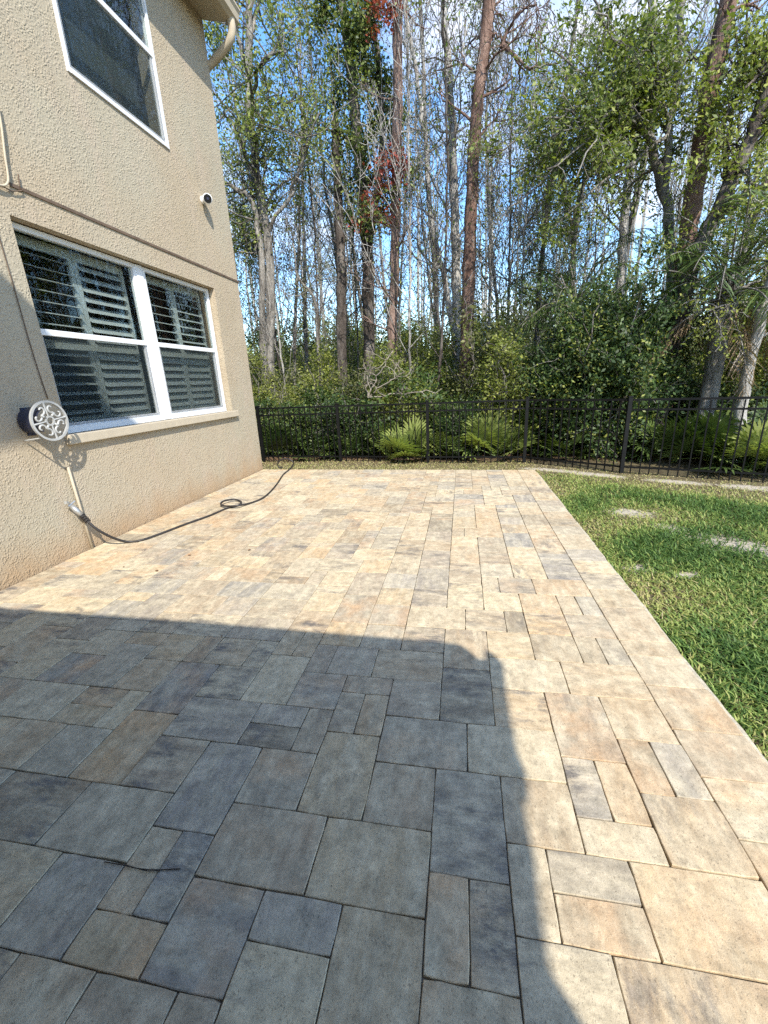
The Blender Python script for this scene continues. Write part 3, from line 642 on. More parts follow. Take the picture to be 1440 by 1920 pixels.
class Tree:
    def __init__(s, seed): s.g = np.random.RandomState(seed); s.t = []; s.tips = []; s.tr = random.Random(seed)
    def stem(s, pts, r0, r1, sides=9, k=5, wob=.02):
        p = spline(pts, k); p = p + s.g.normal(0, wob, p.shape) * np.linspace(0, 1, len(p))[:, None] ** .3
        r = np.linspace(r0, r1, len(p)) * s.g.uniform(.93, 1.08, len(p)); r[0] *= 1.25; s.t.append((p, r, sides)); return p, r
    def branch(s, start, d, L, r, lev, cfg):
        seg = cfg['seg'][lev]; p = [np.array(start, float)]; d = unit(np.array(d, float)); wig = cfg['wig']; up = cfg['up']
        for i in range(seg):
            d = unit(d + s.g.normal(0, wig, 3) + [0, 0, up[lev]]); p.append(p[-1] + d * L / seg)
        p = np.array(p); rr_ = np.linspace(r, max(r * .35, cfg['rmin']), len(p)); s.t.append((p, rr_, (6, 5, 3, 3)[lev]))
        if lev < cfg['lev']:
            for q in range(cfg['n'][lev]):
                f = s.g.uniform(.22, 1.); i = min(int(f * seg), seg - 1); o = p[i] + (p[i + 1] - p[i]) * (f * seg - i); dd = unit(p[i + 1] - p[i])
                side = unit(np.cross(dd, s.g.normal(0, 1, 3))); ang = s.g.uniform(.35, 1.0)
                s.branch(o, dd * math.cos(ang) + side * math.sin(ang), L * cfg['ratio'] * s.g.uniform(.6, 1.25), max(r * .5, cfg['rmin']), lev + 1, cfg)
        else: s.tips.append(p)
    def limbs(s, pr_, n, t0, t1, L, cfg, spread=1., rf=.24, elev=(.2, .9)):
        p, r = pr_
        for q in range(n):
            f = t0 + (t1 - t0) * (q + s.g.rand()) / n; i = min(int(f * (len(p) - 1)), len(p) - 2); o = p[i] + (p[i + 1] - p[i]) * (f * (len(p) - 1) - i)
            az = s.g.uniform(0, 2 * math.pi); e = s.g.uniform(*elev); d = (math.cos(az) * math.cos(e) * spread, math.sin(az) * math.cos(e) * spread, math.sin(e))
            s.branch(o, d, L * (1.1 - .55 * (f - t0) / max(t1 - t0, .01)) * s.g.uniform(.7, 1.2), max(r[i] * rf, cfg['rmin'] * 1.5), 0, cfg)
    def reach(s, start, end, r, cfg, nsub, subL, sag=.25):
        a, b = np.array(start, float), np.array(end, float); mid = (a + b) / 2 + s.g.normal(0, .12, 3) * np.linalg.norm(b - a) * .5 + [0, 0, sag]
        p, r_ = s.stem([a, mid, b], r, max(r * .3, .008), 6, 6, .03)
        for q in range(nsub):
            i = s.g.randint(2, len(p) - 1); d = unit(p[i + 1] - p[i] + s.g.normal(0, .7, 3)); s.branch(p[i], d, subL * s.g.uniform(.6, 1.3), r_[i] * .6, 1, cfg)
    def leafpts(s, per, jit, keep=1.):
        P_ = [p[1:] for p in s.tips if s.g.rand() < keep]; P_ = np.concatenate(P_); C = np.repeat(P_, per, 0); return C + s.g.normal(0, jit, C.shape)
CFG = dict(seg=(6, 5, 4, 3), wig=.20, up=(.06, .05, .02, 0), n=(5, 5, 4), ratio=.5, rmin=.004, lev=2)
def cfg(**k): c = dict(CFG); c.update(k); return c
def make_tree(name, label, T, bark, leaves=None, base=None, group=None, lname='crown'):
    base = base if base is not None else T.t[0][0][0]; root = thing(name, label, 'tree', tuple(base), group); inv = Matrix.Translation(-Vector(base))
    o = link('trunk', tubes_mesh('trunk', T.t), M[bark], root); o.matrix_parent_inverse = inv
    for q in (leaves or []):
        C, size, mat, asp = q; o = link(lname, leaf_mesh(lname, C, size, T.g, asp), M[mat], root); o.matrix_parent_inverse = inv
    return root
def trace(pp_, Y, slope=0.): 
    return [P(x, y, Y=Y + slope * i) for i, (x, y) in enumerate(pp_)]
def rooted(pp_, Y, slope=0.):
    q = trace(pp_, Y, slope); b = q[0].copy(); b[2] = GZ - .1; b[0] += (q[0][0] - q[1][0]) / max(q[1][2] - q[0][2], .1) * (q[0][2] - b[2]) * .6; return [b] + q

# ------------------------------------------------------------------ the trees one can tell apart
T = Tree(1); p1 = T.stem(rooted([(505, 640), (508, 560), (503, 460), (482, 330), (468, 200), (466, 60), (472, -70), (476, -200)], 10.8), .135, .05)
p2 = T.stem(rooted([(492, 640), (491, 520), (484, 430), (470, 375), (438, 352), (405, 330)], 10.6), .10, .03); T.t[-1] = (T.t[-1][0], T.t[-1][1], 8)
for (a, b) in (((486, 430), (565, 330)), ((500, 440), (600, 210)), ((484, 340), (420, 210)), ((470, 240), (540, 90)), ((468, 150), (410, 20)), ((475, 300), (560, 180)), ((466, 80), (530, -40)), ((497, 480), (430, 470)), ((490, 410), (440, 300))):
    T.reach(P(*a, Y=10.8), P(*b, Y=10.8 + T.g.uniform(-1.2, 1.2)), .05, cfg(up=(.08, .10, .06, 0)), 10, 1.1)
T.limbs(p1, 12, .35, .98, 1.7, cfg(n=(5, 4, 3)))
make_tree('oak_tree', 'oak with pale and dark twin stems nearest the house corner', T, 'bark_grey', [(T.leafpts(5, .11), .068, 'lf_oak', .48), (T.leafpts(2, .11), .065, 'lf_light', .48)])

T = Tree(2); pts = rooted([(641, 650), (640, 520), (636, 400), (631, 300), (628, 236)], 11.8); pq = T.stem(pts, .155, .085, 10)
tp = pq[0][-1]; 
for q in range(7): 
    a = q * .9; o = tp + [.055 * math.cos(a), .055 * math.sin(a), -.12]; T.t.append((np.array([o, o + [0, 0, .12], o + [.0, 0, T.g.uniform(.15, .42)]]), np.array([.03, .026, .004]), 4))
T.limbs(pq, 5, .45, .9, .45, cfg(lev=1, n=(2, 0, 0)))
make_tree('broken_trunk', 'dark dead trunk snapped off with a jagged top', T, 'bark_dark')

T = Tree(3); p1 = T.stem(rooted([(692, 660), (690, 500), (684, 400), (672, 300), (664, 200), (655, 100), (640, 0), (630, -120)], 12.), .17, .09)
p2 = T.stem(trace([(690, 470), (704, 380), (716, 260), (712, 150), (700, 50), (706, -80)], 12.), .09, .05); T.limbs(p1, 18, .3, .98, 1.0, cfg(n=(5, 4, 3), up=(0, -.02, -.05, 0))); T.limbs(p2, 16, .05, .98, .9, cfg(n=(5, 4, 3), up=(0, -.02, -.05, 0)))
make_tree('vine_covered_tree', 'twin-stemmed dark tree wrapped in hanging green vines', T, 'bark_dark', [(T.leafpts(4, .14), .08, 'lf_oak', .5), (T.leafpts(2, .12), .075, 'lf_dark', .55), (T.leafpts(2, .14), .06, 'lf_olive', .5)])

T = Tree(4); p1 = T.stem(rooted([(742, 720), (735, 640), (738, 560), (741, 400), (746, 200), (745, 60), (749, -120)], 11.4), .135, .10, 10, 6, .012); T.limbs(p1, 10, .3, .98, 1.1, cfg(n=(4, 3, 2)))
pink = make_tree('pink_barked_tree', 'slender straight tree with pinkish brown bark and red vine leaves', T, 'bark_pink', [(T.leafpts(1, .1, .5), .05, 'lf_olive', .5)])
for (seed, nm, src, lab) in ((41, (742, 420), (((742, 420), (690, 395)), ((744, 340), (700, 330)), ((744, 300), (765, 330)), ((745, 270), (748, 330)), ((716, 408), (672, 400)), ((720, 340), (690, 380)), ((745, 330), (725, 280))), 'vine with bright red leaves clinging halfway up the pinkish trunk'), (42, (745, 60), (((745, 30), (715, 10)), ((745, 10), (700, 40)), ((746, 50), (760, -10)), ((745, 20), (690, 0))), 'red-leaved vine high in the pinkish tree at the top of the view')):
    T = Tree(seed); T.stem([P(nm[0], nm[1] + 40, Y=11.25), P(745, nm[1] - 60, Y=11.25), P(746, nm[1] - 170, Y=11.25)], .012, .008, 5)
    for (a, b) in src: T.reach(P(*a, Y=11.25), P(*b, Y=11.2 + T.g.uniform(-.3, .3)), .012, cfg(lev=2), 5, .28, 0.)
    rv = thing('red_leaf_vine', lab, 'vine', tuple(P(*nm, Y=11.2))); inv = Matrix.Translation(-rv.location)
    o = link('stem', tubes_mesh('stem', T.t), M['bark_pink'], rv); o.matrix_parent_inverse = inv
    o = link('leaves', leaf_mesh('leaves', T.leafpts(3, .09, .5), .085, T.g, .5), M['lf_red'], rv); o.matrix_parent_inverse = inv

T = Tree(5); p1 = T.stem(rooted([(859, 690), (856, 560), (852, 400), (845, 200), (835, 60), (830, -140)], 12.2), .145, .07)
p2 = T.stem(trace([(854, 640), (838, 545), (822, 475), (806, 400), (796, 250), (776, 120), (752, -40)], 12.1), .085, .035); c_ = cfg(n=(5, 5, 4), up=(.14, .12, .05, 0)); T.limbs(p1, 12, .35, .98, 2.2, c_); T.limbs(p2, 9, .35, .98, 1.5, c_)
make_tree('bare_grey_tree', 'leafless grey tree forked near its base left of the brown pine', T, 'bark_pale', [(T.leafpts(1, .08, .12), .05, 'lf_olive', .5)])

T = Tree(6); p1 = T.stem(rooted([(872, 690), (880, 500), (886, 330), (894, 200), (908, 90), (928, -110)], 11.), .16, .11, 10, 6, .012); T.limbs(p1, 8, .55, .98, 1.6, cfg(n=(4, 4, 3)))
T.reach(P(905, 110, Y=11.), P(950, 80, Y=11.), .045, cfg(), 4, .8); T.reach(P(940, 90, Y=11.), P(1010, 10, Y=10.7), .035, cfg(), 6, .8); T.reach(P(945, 85, Y=11.), P(1050, 118, Y=10.5), .04, cfg(), 8, .8, -.1)
make_tree('brown_pine', 'tall brown pine trunk right of the bare grey tree', T, 'bark_pine', [(T.leafpts(1, .1, .3), .05, 'lf_olive', .5)])

T = Tree(7); p1 = T.stem(rooted([(1276, 560), (1292, 430), (1312, 300), (1336, 150), (1362, 20), (1392, -140)], 9.6), .17, .12, 10, 6, .012); T.limbs(p1, 5, .7, .98, 1.0, cfg(n=(4, 3, 2)))
make_tree('red_barked_pine', 'leaning reddish barked pine at the right of the view', T, 'bark_pine')

LC = cfg(n=(5, 6, 5), up=(.03, .0, -.05, 0), wig=.26)
T = Tree(8); p1 = T.stem(rooted([(1238, 760), (1264, 640), (1296, 500), (1336, 415), (1376, 330), (1411, 250), (1442, 155), (1475, 40), (1500, -90)], 8.9), .15, .07); a = P(1340, 412, Y=8.9)
p2 = T.stem([a] + trace([(1390, 372), (1450, 335), (1530, 300)], 8.8), .075, .04, 7)
for (x, y) in ((1330, 180), (1400, 120), (1440, 230), (1360, 240), (1440, 420), (1300, 330), (1400, 460), (1470, 90)):
    i = T.g.randint(14, len(p1[0]) - 6); T.reach(p1[0][i], P(x, y, Y=8.9 + T.g.uniform(-1, 1.4)), .032, LC, 9, .75)
make_tree('leaning_oak', 'oak leaning to the right edge with yellow-green leaves', T, 'bark_dark', [(T.leafpts(5, .09), .072, 'lf_light', .46)])

T = Tree(9); p1 = T.stem(rooted([(1262, 600), (1256, 440), (1243, 350), (1222, 270), (1198, 236)], 10.), .115, .06); p2 = T.stem([P(1245, 365, Y=10.)] + trace([(1256, 250), (1268, 120), (1284, -60)], 10.), .07, .05, 8)
for (x, y) in ((1100, 180), (1010, 265), (950, 335), (1050, 110), (1150, 70), (1175, 330), (1030, 410), (1110, 260), (1000, 190), (1080, 330), (1210, 140), (1160, 200), (960, 250), (1120, 20), (1240, 40), (1060, 200), (1180, 110), (1020, 330), (930, 420), (900, 300), (985, 60), (1080, -60), (1200, -40), (1330, 60), (1140, 400), (980, 470)):
    src = p1[0][-1] if T.g.rand() < .65 else p2[0][T.g.randint(3, len(p2[0]) - 3)]
    T.reach(src, P(x, y, Y=10 + T.g.uniform(-2.0, 1.6)), .032, LC, 8, .7, .1)
make_tree('spreading_oak', 'leafy oak whose branches spread left over the thicket from one dark stem', T, 'bark_grey', [(T.leafpts(3, .09, .85), .075, 'lf_oak', .46), (T.leafpts(3, .10, .8), .07, 'lf_light', .46)])

T = Tree(10); p1 = T.stem(rooted([(1164, 520), (1169, 430), (1181, 330), (1194, 260), (1212, 120), (1230, -90)], 13.), .13, .07); T.limbs(p1, 12, .3, .98, 1.5, cfg(n=(5, 4, 3), up=(.1, .1, .05, 0)))
make_tree('white_barked_tree', 'tree with a whitish trunk standing behind the palm crown', T, 'bark_pale', [(T.leafpts(1, .1, .5), .05, 'lf_light', .5)])
T = Tree(11); p1 = T.stem(rooted([(1072, 560), (1076, 460), (1082, 400), (1094, 345), (1118, 300), (1130, 180)], 13.), .085, .04); p2 = T.stem(trace([(1076, 470), (1062, 370), (1040, 300), (1030, 200)], 13.), .05, .03, 7); T.limbs(p1, 9, .35, .98, 1.2, CFG); T.limbs(p2, 7, .3, .98, 1.1, CFG)
make_tree('small_forked_tree', 'small forked tree behind the thicket left of the whitish trunk', T, 'bark_grey', [(T.leafpts(2, .1, .6), .05, 'lf_olive', .5)])
T = Tree(12); p1 = T.stem(rooted([(1388, 780), (1402, 700), (1426, 600), (1452, 510), (1490, 380), (1520, 240)], 7.9), .095, .06); T.limbs(p1, 9, .3, .98, 1.0, LC)
make_tree('pale_leaning_tree', 'pale slim trunk leaning right behind the fence at the right edge', T, 'bark_pale', [(T.leafpts(3, .1), .055, 'lf_light', .5)])
T = Tree(13); p1 = T.stem(rooted([(552, 640), (556, 540), (562, 440), (560, 330), (572, 220)], 13.5), .06, .03, 7); p2 = T.stem(rooted([(596, 650), (590, 560), (560, 520), (548, 440)], 11.6), .05, .02, 7); T.limbs(p1, 10, .3, .98, 1.2, CFG); T.limbs(p2, 10, .3, .98, 1.2, CFG)
make_tree('bare_sapling', 'bare dark sapling between the oak and the snapped trunk', T, 'bark_grey', [(T.leafpts(2, .1, .4), .05, 'lf_olive', .5)])

def where(o):
    q = AX @ (np.array(o.location) + [0, 0, 1.0 - CAM_H]); x = 720 + F_PX * q[0] / q[2]; Y = o.location[1]
    dep = 'just behind the fence' if Y < 10 else 'a little into the wood' if Y < 13 else 'midway into the wood' if Y < 21 else 'deep in the wood'
    return dep + (' near the house corner' if x < 560 else ' left of the pinkish trunk' if x < 742 else ' right of the pinkish trunk' if x < 930 else ' below the spreading oak' if x < 1290 else ' towards the right edge')

# ------------------------------------------------------------------ background trees: prototypes, then copies of each
def proto_bare(seed, H, r, leafy, mat, bark):
    T = Tree(seed); g = T.g; lean = g.normal(0, .05, 2); pts = [(lean[0] * z + .28 * math.sin(.35 * z + seed), lean[1] * z, z) for z in np.linspace(-.2, H, 9)]
    p = T.stem(pts, r, .02, 6, 4, .02); T.limbs(p, 26, .22, .99, 2.3, cfg(n=(4, 4, 3), up=(.16, .13, .06, 0), seg=(5, 4, 3, 3), lev=2, rmin=.006), rf=.32, elev=(.4, 1.1))
    rt = thing('bare_tree', '', 'tree'); link('trunk', tubes_mesh('trunk', T.t), M[bark], rt)
    if leafy: link('crown', leaf_mesh('crown', T.leafpts(leafy, .14, .8), .075, g, .5), M[mat], rt)
    return rt
protos = [proto_bare(21, 19, .12, 0, None, 'bark_pale'), proto_bare(22, 17, .10, 0, None, 'bark_grey'), proto_bare(23, 15, .09, 1, 'lf_far', 'bark_pale'), proto_bare(24, 11, .07, 3, 'lf_olive', 'bark_grey'), proto_bare(25, 8, .06, 4, 'lf_oak', 'bark_grey')]
LB = ['tall leafless pale tree', 'tall leafless grey tree', 'pale tree with sparse dull leaves', 'thin tree with olive leaves', 'low leafy green tree']
used = [False] * 5; tr_ = random.Random(8); spots = []
def try_spot(ymin, ymax, md):
    for _ in range(60):
        Y = tr_.uniform(ymin, ymax); X = tr_.uniform(-1.02 * Y - 1, .85 * Y + 2)
        if all(math.hypot(X - a, Y - b) > md for a, b in spots): spots.append((X, Y)); return X, Y
    return None
for (cnt, ya_, yb_, md, kinds) in ((17, 13.5, 19, 1.2, (1, 1, 3, 3, 4, 4)), (22, 19, 29, 1.2, (0, 1, 2, 3, 4)), (20, 29, 44, 1.3, (0, 2, 2, 3))):
    for q in range(cnt):
        s_ = try_spot(ya_, yb_, md)
        if not s_: continue
        k = tr_.choice(kinds); o = protos[k] if not used[k] else copy_tree(protos[k]); used[k] = True
        o.location = (s_[0], s_[1], GZ); o.rotation_euler = (0, 0, tr_.uniform(0, 6.28)); sc = tr_.uniform(.8, 1.2) * (1.0 if s_[1] < 29 else 1.25); o.scale = (sc, sc, sc * tr_.uniform(.95, 1.1)); tag(o, LB[k] + ' ' + where(o), 'tree', 'wood beyond the fence: ' + LB[k])

SPL = 'thin bare twiggy sapling just behind the fence undergrowth'; sap = [proto_bare(26, 9.5, .045, 1, 'lf_olive', 'bark_grey'), proto_bare(27, 8.5, .04, 0, None, 'bark_pale'), proto_bare(28, 10.5, .05, 2, 'lf_oak', 'bark_dark')]; used = [False] * 3
for k, (x, Y) in enumerate([(420, 10.2), (545, 11.4), (590, 12.6), (655, 13.2), (780, 11.0), (815, 10.4), (925, 12.6), (960, 11.4), (1000, 12.8), (1045, 11.2), (1110, 12.2), (1350, 11.2), (1425, 10.6), (1220, 11.8), (530, 13.5), (765, 13.4), (900, 13.8)]):
    q = k % 3; o = sap[q] if not used[q] else copy_tree(sap[q]); used[q] = True; c_ = P(x, 700, Y=Y); o.name = 'sapling'; o.location = (c_[0], Y, GZ); sc = tr_.uniform(.75, 1.15); o.scale = (sc * .8, sc * .8, sc); o.rotation_euler = (tr_.uniform(-.05, .05), tr_.uniform(-.05, .05), tr_.uniform(0, 6.28))
    tag(o, ('thin sapling with few olive leaves ', 'thin leafless pale sapling ', 'thin dark sparsely leaved sapling ')[q] + where(o), 'sapling', ('olive-leaved', 'leafless pale', 'dark green-leaved')[q] + ' saplings behind the fence')

# ------------------------------------------------------------------ shrubs
def proto_shrub(seed, rx, rz, nl, size, mat, nm, stems=9, asp=.5, mat2=None):
    T = Tree(seed); g = T.g
    for q in range(stems):
        az = g.uniform(0, 6.28); rd = rx * g.uniform(.2, .85); e = np.array([rd * math.cos(az), rd * math.sin(az), rz * g.uniform(.75, 1.7)]); T.reach((g.normal(0, .12), g.normal(0, .12), -.1), e, .02, cfg(n=(4, 4, 3), up=(.1, .08, 0, 0), rmin=.0035), 9, rx * .6, .1)
    rt = thing(nm, '', 'shrub'); link('stems', tubes_mesh('stems', T.t), M['bark_grey'], rt)
    per = max(1, int(nl / max(1, sum(len(p) - 1 for p in T.tips)))); link('foliage', leaf_mesh('foliage', T.leafpts(per, .09), size, g, asp), M[mat], rt)
    if mat2: link('foliage', leaf_mesh('foliage', T.leafpts(max(1, per // 3), .12, .5), size, g, asp), M[mat2], rt)
    return rt
SH = [proto_shrub(31, .95, 1.0, 12000, .055, 'lf_olive', 'shrub', mat2='lf_light'), proto_shrub(32, .9, .9, 12000, .06, 'lf_dark', 'shrub', mat2='lf_oak'), proto_shrub(33, .8, 1.25, 10000, .055, 'lf_light', 'shrub', mat2='lf_olive')]
big = proto_shrub(34, 1.25, 1.55, 40000, .062, 'lf_dark', 'thicket_shrub', 18, mat2='lf_light'); bl = P(1140, 800, Y=8.35); big.location = (bl[0], 8.45, GZ); big.scale = (1.05, .9, 1.05); tag(big, 'large dark thicket shrub filling the gap behind the fence bend', 'shrub')
b2 = copy_tree(big); c_ = P(1230, 800, Y=9.1); b2.location = (c_[0] - .1, 9.6, GZ); b2.rotation_euler = (0, 0, 2.1); b2.scale = (.75, .75, 1.1); tag(b2, 'dark thicket shrub behind the right palm', 'shrub')
b3 = copy_tree(big); c_ = P(1040, 800, Y=9.2); b3.location = (c_[0], 9.2, GZ); b3.rotation_euler = (0, 0, 4.1); b3.scale = (.85, .85, .95); tag(b3, 'dark thicket shrub farther back left of the large one', 'shrub')
SL = ['olive green shrub', 'dark green shrub', 'light green upright shrub']
used = [False] * 3; sr = random.Random(17); taken = []
rows = [(9.3, 14, (0, 1, 1, 2), .95), (10.4, 15, (0, 0, 2, 1), 1.2), (11.8, 14, (0, 2, 2), 1.3), (13.8, 18, (0, 2, 0, 1), 1.35), (16.5, 18, (0, 2, 0), 1.6), (20, 20, (0, 0, 2), 1.8), (25, 20, (0, 2), 2.1)]
for (Y, cnt, kinds, sc) in rows:
    for q in range(cnt):
        X = -1.0 * Y + 1.2 + (1.85 * Y) * (q + sr.uniform(.2, .8)) / cnt; k = sr.choice(kinds); o = SH[k] if not used[k] else copy_tree(SH[k]); used[k] = True
        yy = Y + sr.uniform(-.45, .45)
        o.location = (X, yy, GZ - .05); o.rotation_euler = (0, 0, sr.uniform(0, 6.28)); s_ = sc * sr.uniform(.75, 1.2); o.scale = (s_, s_, s_ * sr.uniform(.8, 1.15)); tag(o, SL[k] + ' ' + where(o), 'shrub', SL[k] + 's behind the fence')

# ------------------------------------------------------------------ palmettos and the palm
def fan(g, base, d, pet, L, nl, wid, droop, arc=2.0):
    """one fan frond: petiole tube and blade leaflets; returns verts, quads for leaflets and the petiole polyline"""
    d = unit(np.array(d, float)); side = unit(np.cross(d, [0, 0, 1.0]) + 1e-6); nrm = np.cross(side, d)
    mid = base + d * pet * .55 + [0, 0, .02]; hub = base + d * pet + [0, 0, -.10 * pet]; V = []; Fc = []
    for k in range(nl):
        a = arc * (2 * (k + .5) / nl - 1) + g.normal(0, .03); dirn = unit(d * math.cos(a) + side * math.sin(a) + nrm * (.18 - .12 * abs(a))); wv = unit(np.cross(dirn, nrm)); ln = L * (1 - .25 * abs(a) / arc) * g.uniform(.88, 1.08)
        dr = np.array([0, 0, -droop * g.uniform(.6, 1.4)]); q = [hub, hub + dirn * ln * .45 + dr * .12 * ln, hub + dirn * ln * .8 + dr * .55 * ln, hub + dirn * ln + dr * 1.1 * ln]; n0 = len(V)
        for pnt, ww in zip(q, (.25, 1., .7, .08)): V += [pnt - wv * wid * ww * .5, pnt + wv * wid * ww * .5]
        Fc += [(n0 + 2 * i, n0 + 2 * i + 1, n0 + 2 * i + 3, n0 + 2 * i + 2) for i in range(3)]
    return V, Fc, [base, mid, hub]
def palm_plant(nm, seed, nf, pet, L, wid, droop, mat, elev, nl=22, trunk=None, skirt=0):
    g = np.random.RandomState(seed); V = []; Fc = []; at = []; rt = thing(nm, '', 'palm'); tub = []; c0 = np.array([0, 0, trunk[1] if trunk else .05]); VS = []; FS = []
    for k in range(nf):
        az = 2.4 * k + g.normal(0, .25); e = g.uniform(*elev); d = (math.cos(az) * math.cos(e), math.sin(az) * math.cos(e), math.sin(e)); v, f, pl_ = fan(g, c0 + g.normal(0, .03, 3), d, pet * g.uniform(.75, 1.2), L * g.uniform(.8, 1.1), nl, wid, droop * g.uniform(.7, 1.3))
        n0 = len(V); V += v; Fc += [tuple(i + n0 for i in q) for q in f]; at += list(np.full(len(v), np.clip(g.beta(2, 2) + .0, 0, 1))); tub.append((np.array(pl_), np.array([.012, .009, .006]) * (1.6 if trunk else 1), 5))
    for k in range(skirt):
        az = g.uniform(0, 6.28); d = (math.cos(az) * .45, math.sin(az) * .45, -.9); v, f, pl_ = fan(g, c0 + [0, 0, -.25 - .4 * g.rand()], d, pet * .5, L * .75, 14, wid, .5, 1.0); n0 = len(VS); VS += v; FS += [tuple(i + n0 for i in q) for q in f]
    link('fronds', np_mesh('fronds', np.array(V), np.array(Fc), at), M[mat], rt); link('petioles', tubes_mesh('petioles', tub), M[mat if not trunk else 'bark_pale'] if False else M['lf_palmlight'], rt)
    if VS: link('dead_skirt', np_mesh('dead_skirt', np.array(VS), np.array(FS), np.random.RandomState(1).rand(len(VS))), M['lf_dry'], rt)
    if trunk:
        z = np.linspace(-.1, trunk[1], 16); p = np.stack([.06 * np.sin(z), .04 * z, z], -1); link('trunk', tubes_mesh('trunk', [(p, trunk[0] * (1 + .12 * (np.arange(16) % 2)), 10)]), M['bark_grey'], rt)
    return rt
PA = [palm_plant('saw_palmetto', 51, 19, .42, .50, .046, .10, 'lf_palmlight', (.25, 1.35)), palm_plant('saw_palmetto', 52, 20, .5, .50, .038, .18, 'lf_palm', (.1, 1.3))]
PL = ['light green saw palmetto', 'dark green saw palmetto']
used = [False, False]
pal = [(765, 850, 8.55, 0, 1.05), (925, 850, 8.5, 0, 1.2), (980, 845, 9.6, 1, 1.3), (880, 835, 9.7, 1, 1.4), (700, 850, 9.3, 1, 1.0), (845, 850, 8.75, 0, .8), (520, 850, 9.1, 1, 1.0), (600, 850, 9.0, 1, .8), (1330, 890, 7.6, 1, 1.15), (1400, 890, 7.3, 0, 1.0), (1260, 890, 7.8, 1, 1.0), (1440, 880, 7.9, 1, 1.2), (1060, 860, 8.5, 1, .8), (660, 850, 8.8, 1, .7), (1480, 900, 7.0, 0, .9), (950, 800, 10.6, 1, 1.7), (860, 800, 10.8, 1, 1.6)]
for (x, y, Y, k, sc) in pal:
    o = PA[k] if not used[k] else copy_tree(PA[k]); used[k] = True; q = P(x, y, Y=Y); o.location = (q[0], Y, GZ); o.rotation_euler = (0, 0, sr.uniform(0, 6.28)); o.scale = (sc, sc, sc); tag(o, PL[k] + ' ' + where(o), 'palmetto', PL[k] + 's behind the fence')
def feather_palm(seed, nf, L, trunk):
    """palm with arching feather fronds: each frond is a bent rachis with two rows of narrow leaflets"""
    g = np.random.RandomState(seed); V = []; Fc = []; at = []; tub = []; VS = []; FS = []; c0 = np.array([0, 0, trunk[1]]); rt = thing('feather_palm', '', 'palm')
    for k in range(nf):
        dead = k % 5 == 4; az = 2.4 * k + g.normal(0, .25); e = g.uniform(-.9, -.2) if dead else g.uniform(-.1, 1.35); d = np.array([math.cos(az) * math.cos(e), math.sin(az) * math.cos(e), math.sin(e)]); ln = L * g.uniform(.75, 1.15); p = [c0 + g.normal(0, .04, 3)]; n_ = 16
        for q in range(n_): d = unit(d + [0, 0, -.02 - .012 * q]) ; p.append(p[-1] + d * ln / n_)
        p = np.array(p); tub.append((p, np.linspace(.018, .004, len(p)), 4)); tone = float(np.clip(g.beta(2, 2.2), 0, 1))
        for q in range(30):
            f = .22 + .78 * q / 30; x = f * n_; i0 = min(int(x), n_ - 1); o = p[i0] + (p[i0 + 1] - p[i0]) * (x - i0); t_ = unit(p[i0 + 1] - p[i0]); sd_ = unit(np.cross(t_, [0, 0, 1.0]) + 1e-6); ll = ln * .24 * math.sin(math.pi * (.12 + .83 * f)) ** .7
            for sgn in (-1, 1):
                dd = unit(t_ * .65 + sd_ * sgn * g.uniform(.6, .9) + [0, 0, g.uniform(-.45, .1)] + g.normal(0, .08, 3)); l2 = ll * g.uniform(.75, 1.15); wv = unit(np.cross(dd, [0, 0, 1.0]) + g.normal(0, .3, 3)) * .009; dr = np.array([0, 0, -.25 * l2])
                tgt, tf = (VS, FS) if dead else (V, Fc); n0 = len(tgt); m_ = o + dd * l2 * .55 + dr * .2
                tgt += [o - wv * .5, o + wv * .5, m_ + wv, m_ - wv, o + dd * l2 + dr]; tf += [(n0, n0 + 1, n0 + 2), (n0, n0 + 2, n0 + 3), (n0 + 3, n0 + 2, n0 + 4)]
                if not dead: at += [np.clip(tone + g.normal(0, .12), 0, 1)] * 5
    link('fronds', np_mesh('fronds', np.array(V), np.array(Fc), at), M['lf_palm'], rt); link('dead_fronds', np_mesh('dead_fronds', np.array(VS), np.array(FS), g.rand(len(VS))), M['lf_dry'], rt); link('stalks', tubes_mesh('stalks', tub), M['bark_grey'], rt)
    z = np.linspace(-.1, trunk[1], 16); link('trunk', tubes_mesh('trunk', [(np.stack([.06 * np.sin(z), .04 * z, z], -1), trunk[0] * (1 + .12 * (np.arange(16) % 2)), 10)]), M['bark_grey'], rt); return rt
palm = feather_palm(61, 46, 2.0, (.13, 2.6)); q = P(1315, 800, Y=8.3); palm.location = (q[0], 8.3, GZ); tag(palm, 'dark palm with arching feather fronds behind the fence at the right', 'palm')
palm2 = copy_tree(palm); q = P(1440, 800, Y=9.6); palm2.location = (q[0], 9.6, GZ); palm2.rotation_euler = (0, 0, 1.9); palm2.scale = (.95, .95, 1.2); tag(palm2, 'taller palm farther back at the far right edge', 'palm')
palm3 = copy_tree(palm); q = P(1060, 800, Y=10.0); palm3.location = (q[0], 10.0, GZ); palm3.rotation_euler = (0, 0, 4.2); palm3.scale = (.85, .85, 1.1); tag(palm3, 'palm half hidden behind the thicket left of the dark shrub', 'palm')

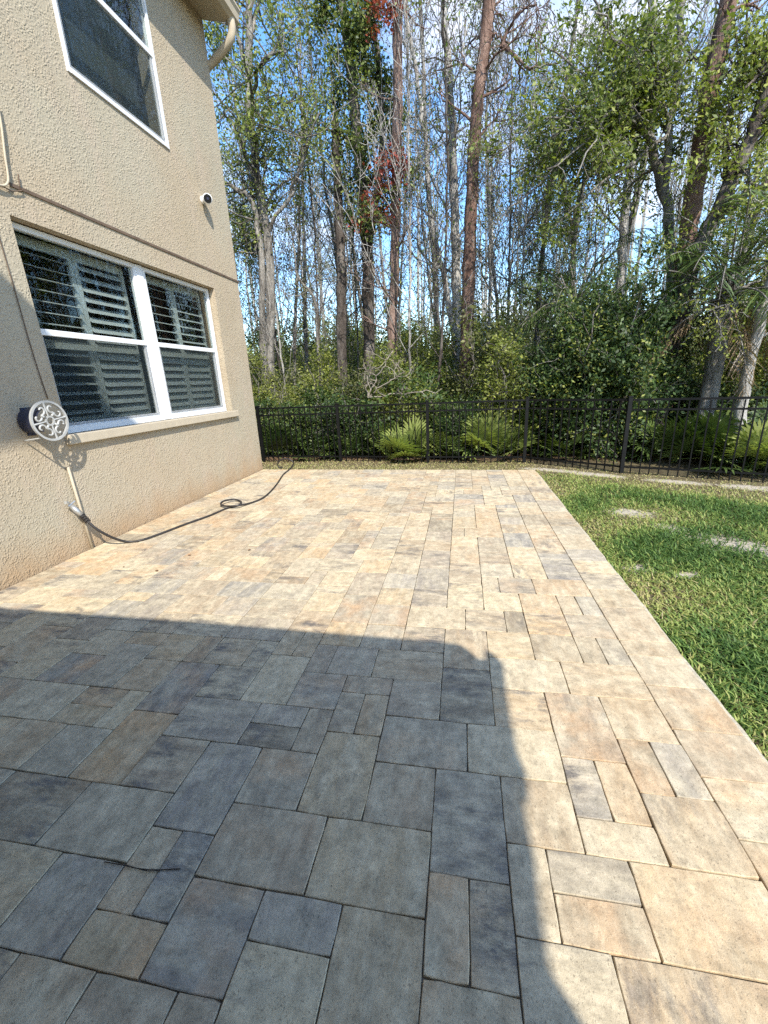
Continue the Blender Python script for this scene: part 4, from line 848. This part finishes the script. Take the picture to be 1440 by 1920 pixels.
# ------------------------------------------------------------------ dead branches, twig, fallen leaves
T = Tree(71); 
for (a, b) in (((690, 745), (760, 700)), ((690, 745), (830, 728)), ((690, 745), (700, 690)), ((690, 745), (735, 660))): T.reach(P(*a, Y=9.0), P(*b, Y=9.0 + T.g.uniform(-.3, .4)), .016, cfg(lev=2, n=(3, 3, 2)), 6, .35, .04)
o = link('dead_branch', tubes_mesh('dead_branch', T.t), M['dead']); tag(o, 'pale dead branches sticking up behind the fence', 'branch')
tw = [P(x, y, Z=.006) for x, y in [(196, 1616), (232, 1622), (262, 1629), (296, 1631), (338, 1629)]]; tw2 = [P(x, y, Z=.006) for x, y in [(236, 1621), (270, 1632), (300, 1633)]]
tag(MB().tube(spline(tw, 5), .0018, 5).tube(spline(tw2, 4), .0012, 4).build('twig', M['rubber']), 'thin dark twig lying on the shaded pavers', 'twig')
lf = Tree(80)
for k, (x, y, lab) in enumerate([(355, 1041, 'curled brown leaf on the sunny pavers in front of the window'), (232, 1063, 'tiny dark leaf bit on the sunny pavers near the wall'), (294, 1070, 'flat dark leaf on the sunny pavers nearest the shade'), (468, 1031, 'small grey-brown leaf on the sunny pavers mid patio'), (416, 1193, 'tiny dark leaf crumb just inside the shade')]):
    c = P(x, y, Z=.006); a = k * 1.3; L_ = .035 if k in (0, 2, 3) else .018; v = []
    for t in np.linspace(0, 1, 6):
        wv = .35 * math.sin(math.pi * t) + .02
        for s in (-1, 0, 1): v.append((math.cos(a) * L_ * (t - .5) - math.sin(a) * s * wv * L_, math.sin(a) * L_ * (t - .5) + math.cos(a) * s * wv * L_, .001 + .012 * abs(s) * wv + .006 * (t - .5) ** 2))
    f = [(3 * i + s, 3 * i + s + 1, 3 * i + s + 4, 3 * i + s + 3) for i in range(5) for s in (0, 1)]
    o = MB().add(v, f).build('fallen_leaf', M['deadleaf']); o.location = tuple(c); tag(o, lab, 'leaf', 'fallen leaves on the patio')

# ------------------------------------------------------------------ the far wood that reads as one mass
g = np.random.RandomState(90); n = 110000; Y = g.uniform(44, 58, n); X = g.uniform(-1.1, .95, n) * Y; top_ = 6.5 + 2.0 * np.sin(X * .35) + 1.5 * np.sin(X * .9 + 1); Z = top_ * g.beta(1.1, 1.6, n)
tub = []
for k in range(90):
    yy = g.uniform(44, 60); xx = g.uniform(-1.1, .95) * yy; hh = g.uniform(12, 30); tub.append((np.array([[xx, yy, 0], [xx + g.normal(0, .3), yy, hh * .5], [xx + g.normal(0, .6), yy, hh]]), np.array([.13, .10, .03]), 4))
V1, F1_ = [], []; n0 = 0
for (p, r, s) in tub:
    v, f = tube_arr(p, r, s); V1.append(v); F1_.append(f + n0); n0 += len(v)
fw = link('distant_woods', np_mesh('distant_woods', np.concatenate(V1), np.concatenate(F1_)), M['bark_pale'], kind='stuff'); tag(fw, 'far mass of pale trunks and foliage deep in the wood', 'woods')
link('foliage', leaf_mesh('foliage', np.stack([X, Y, Z], -1), .34, g, .6), M['lf_far'], fw, kind='stuff')
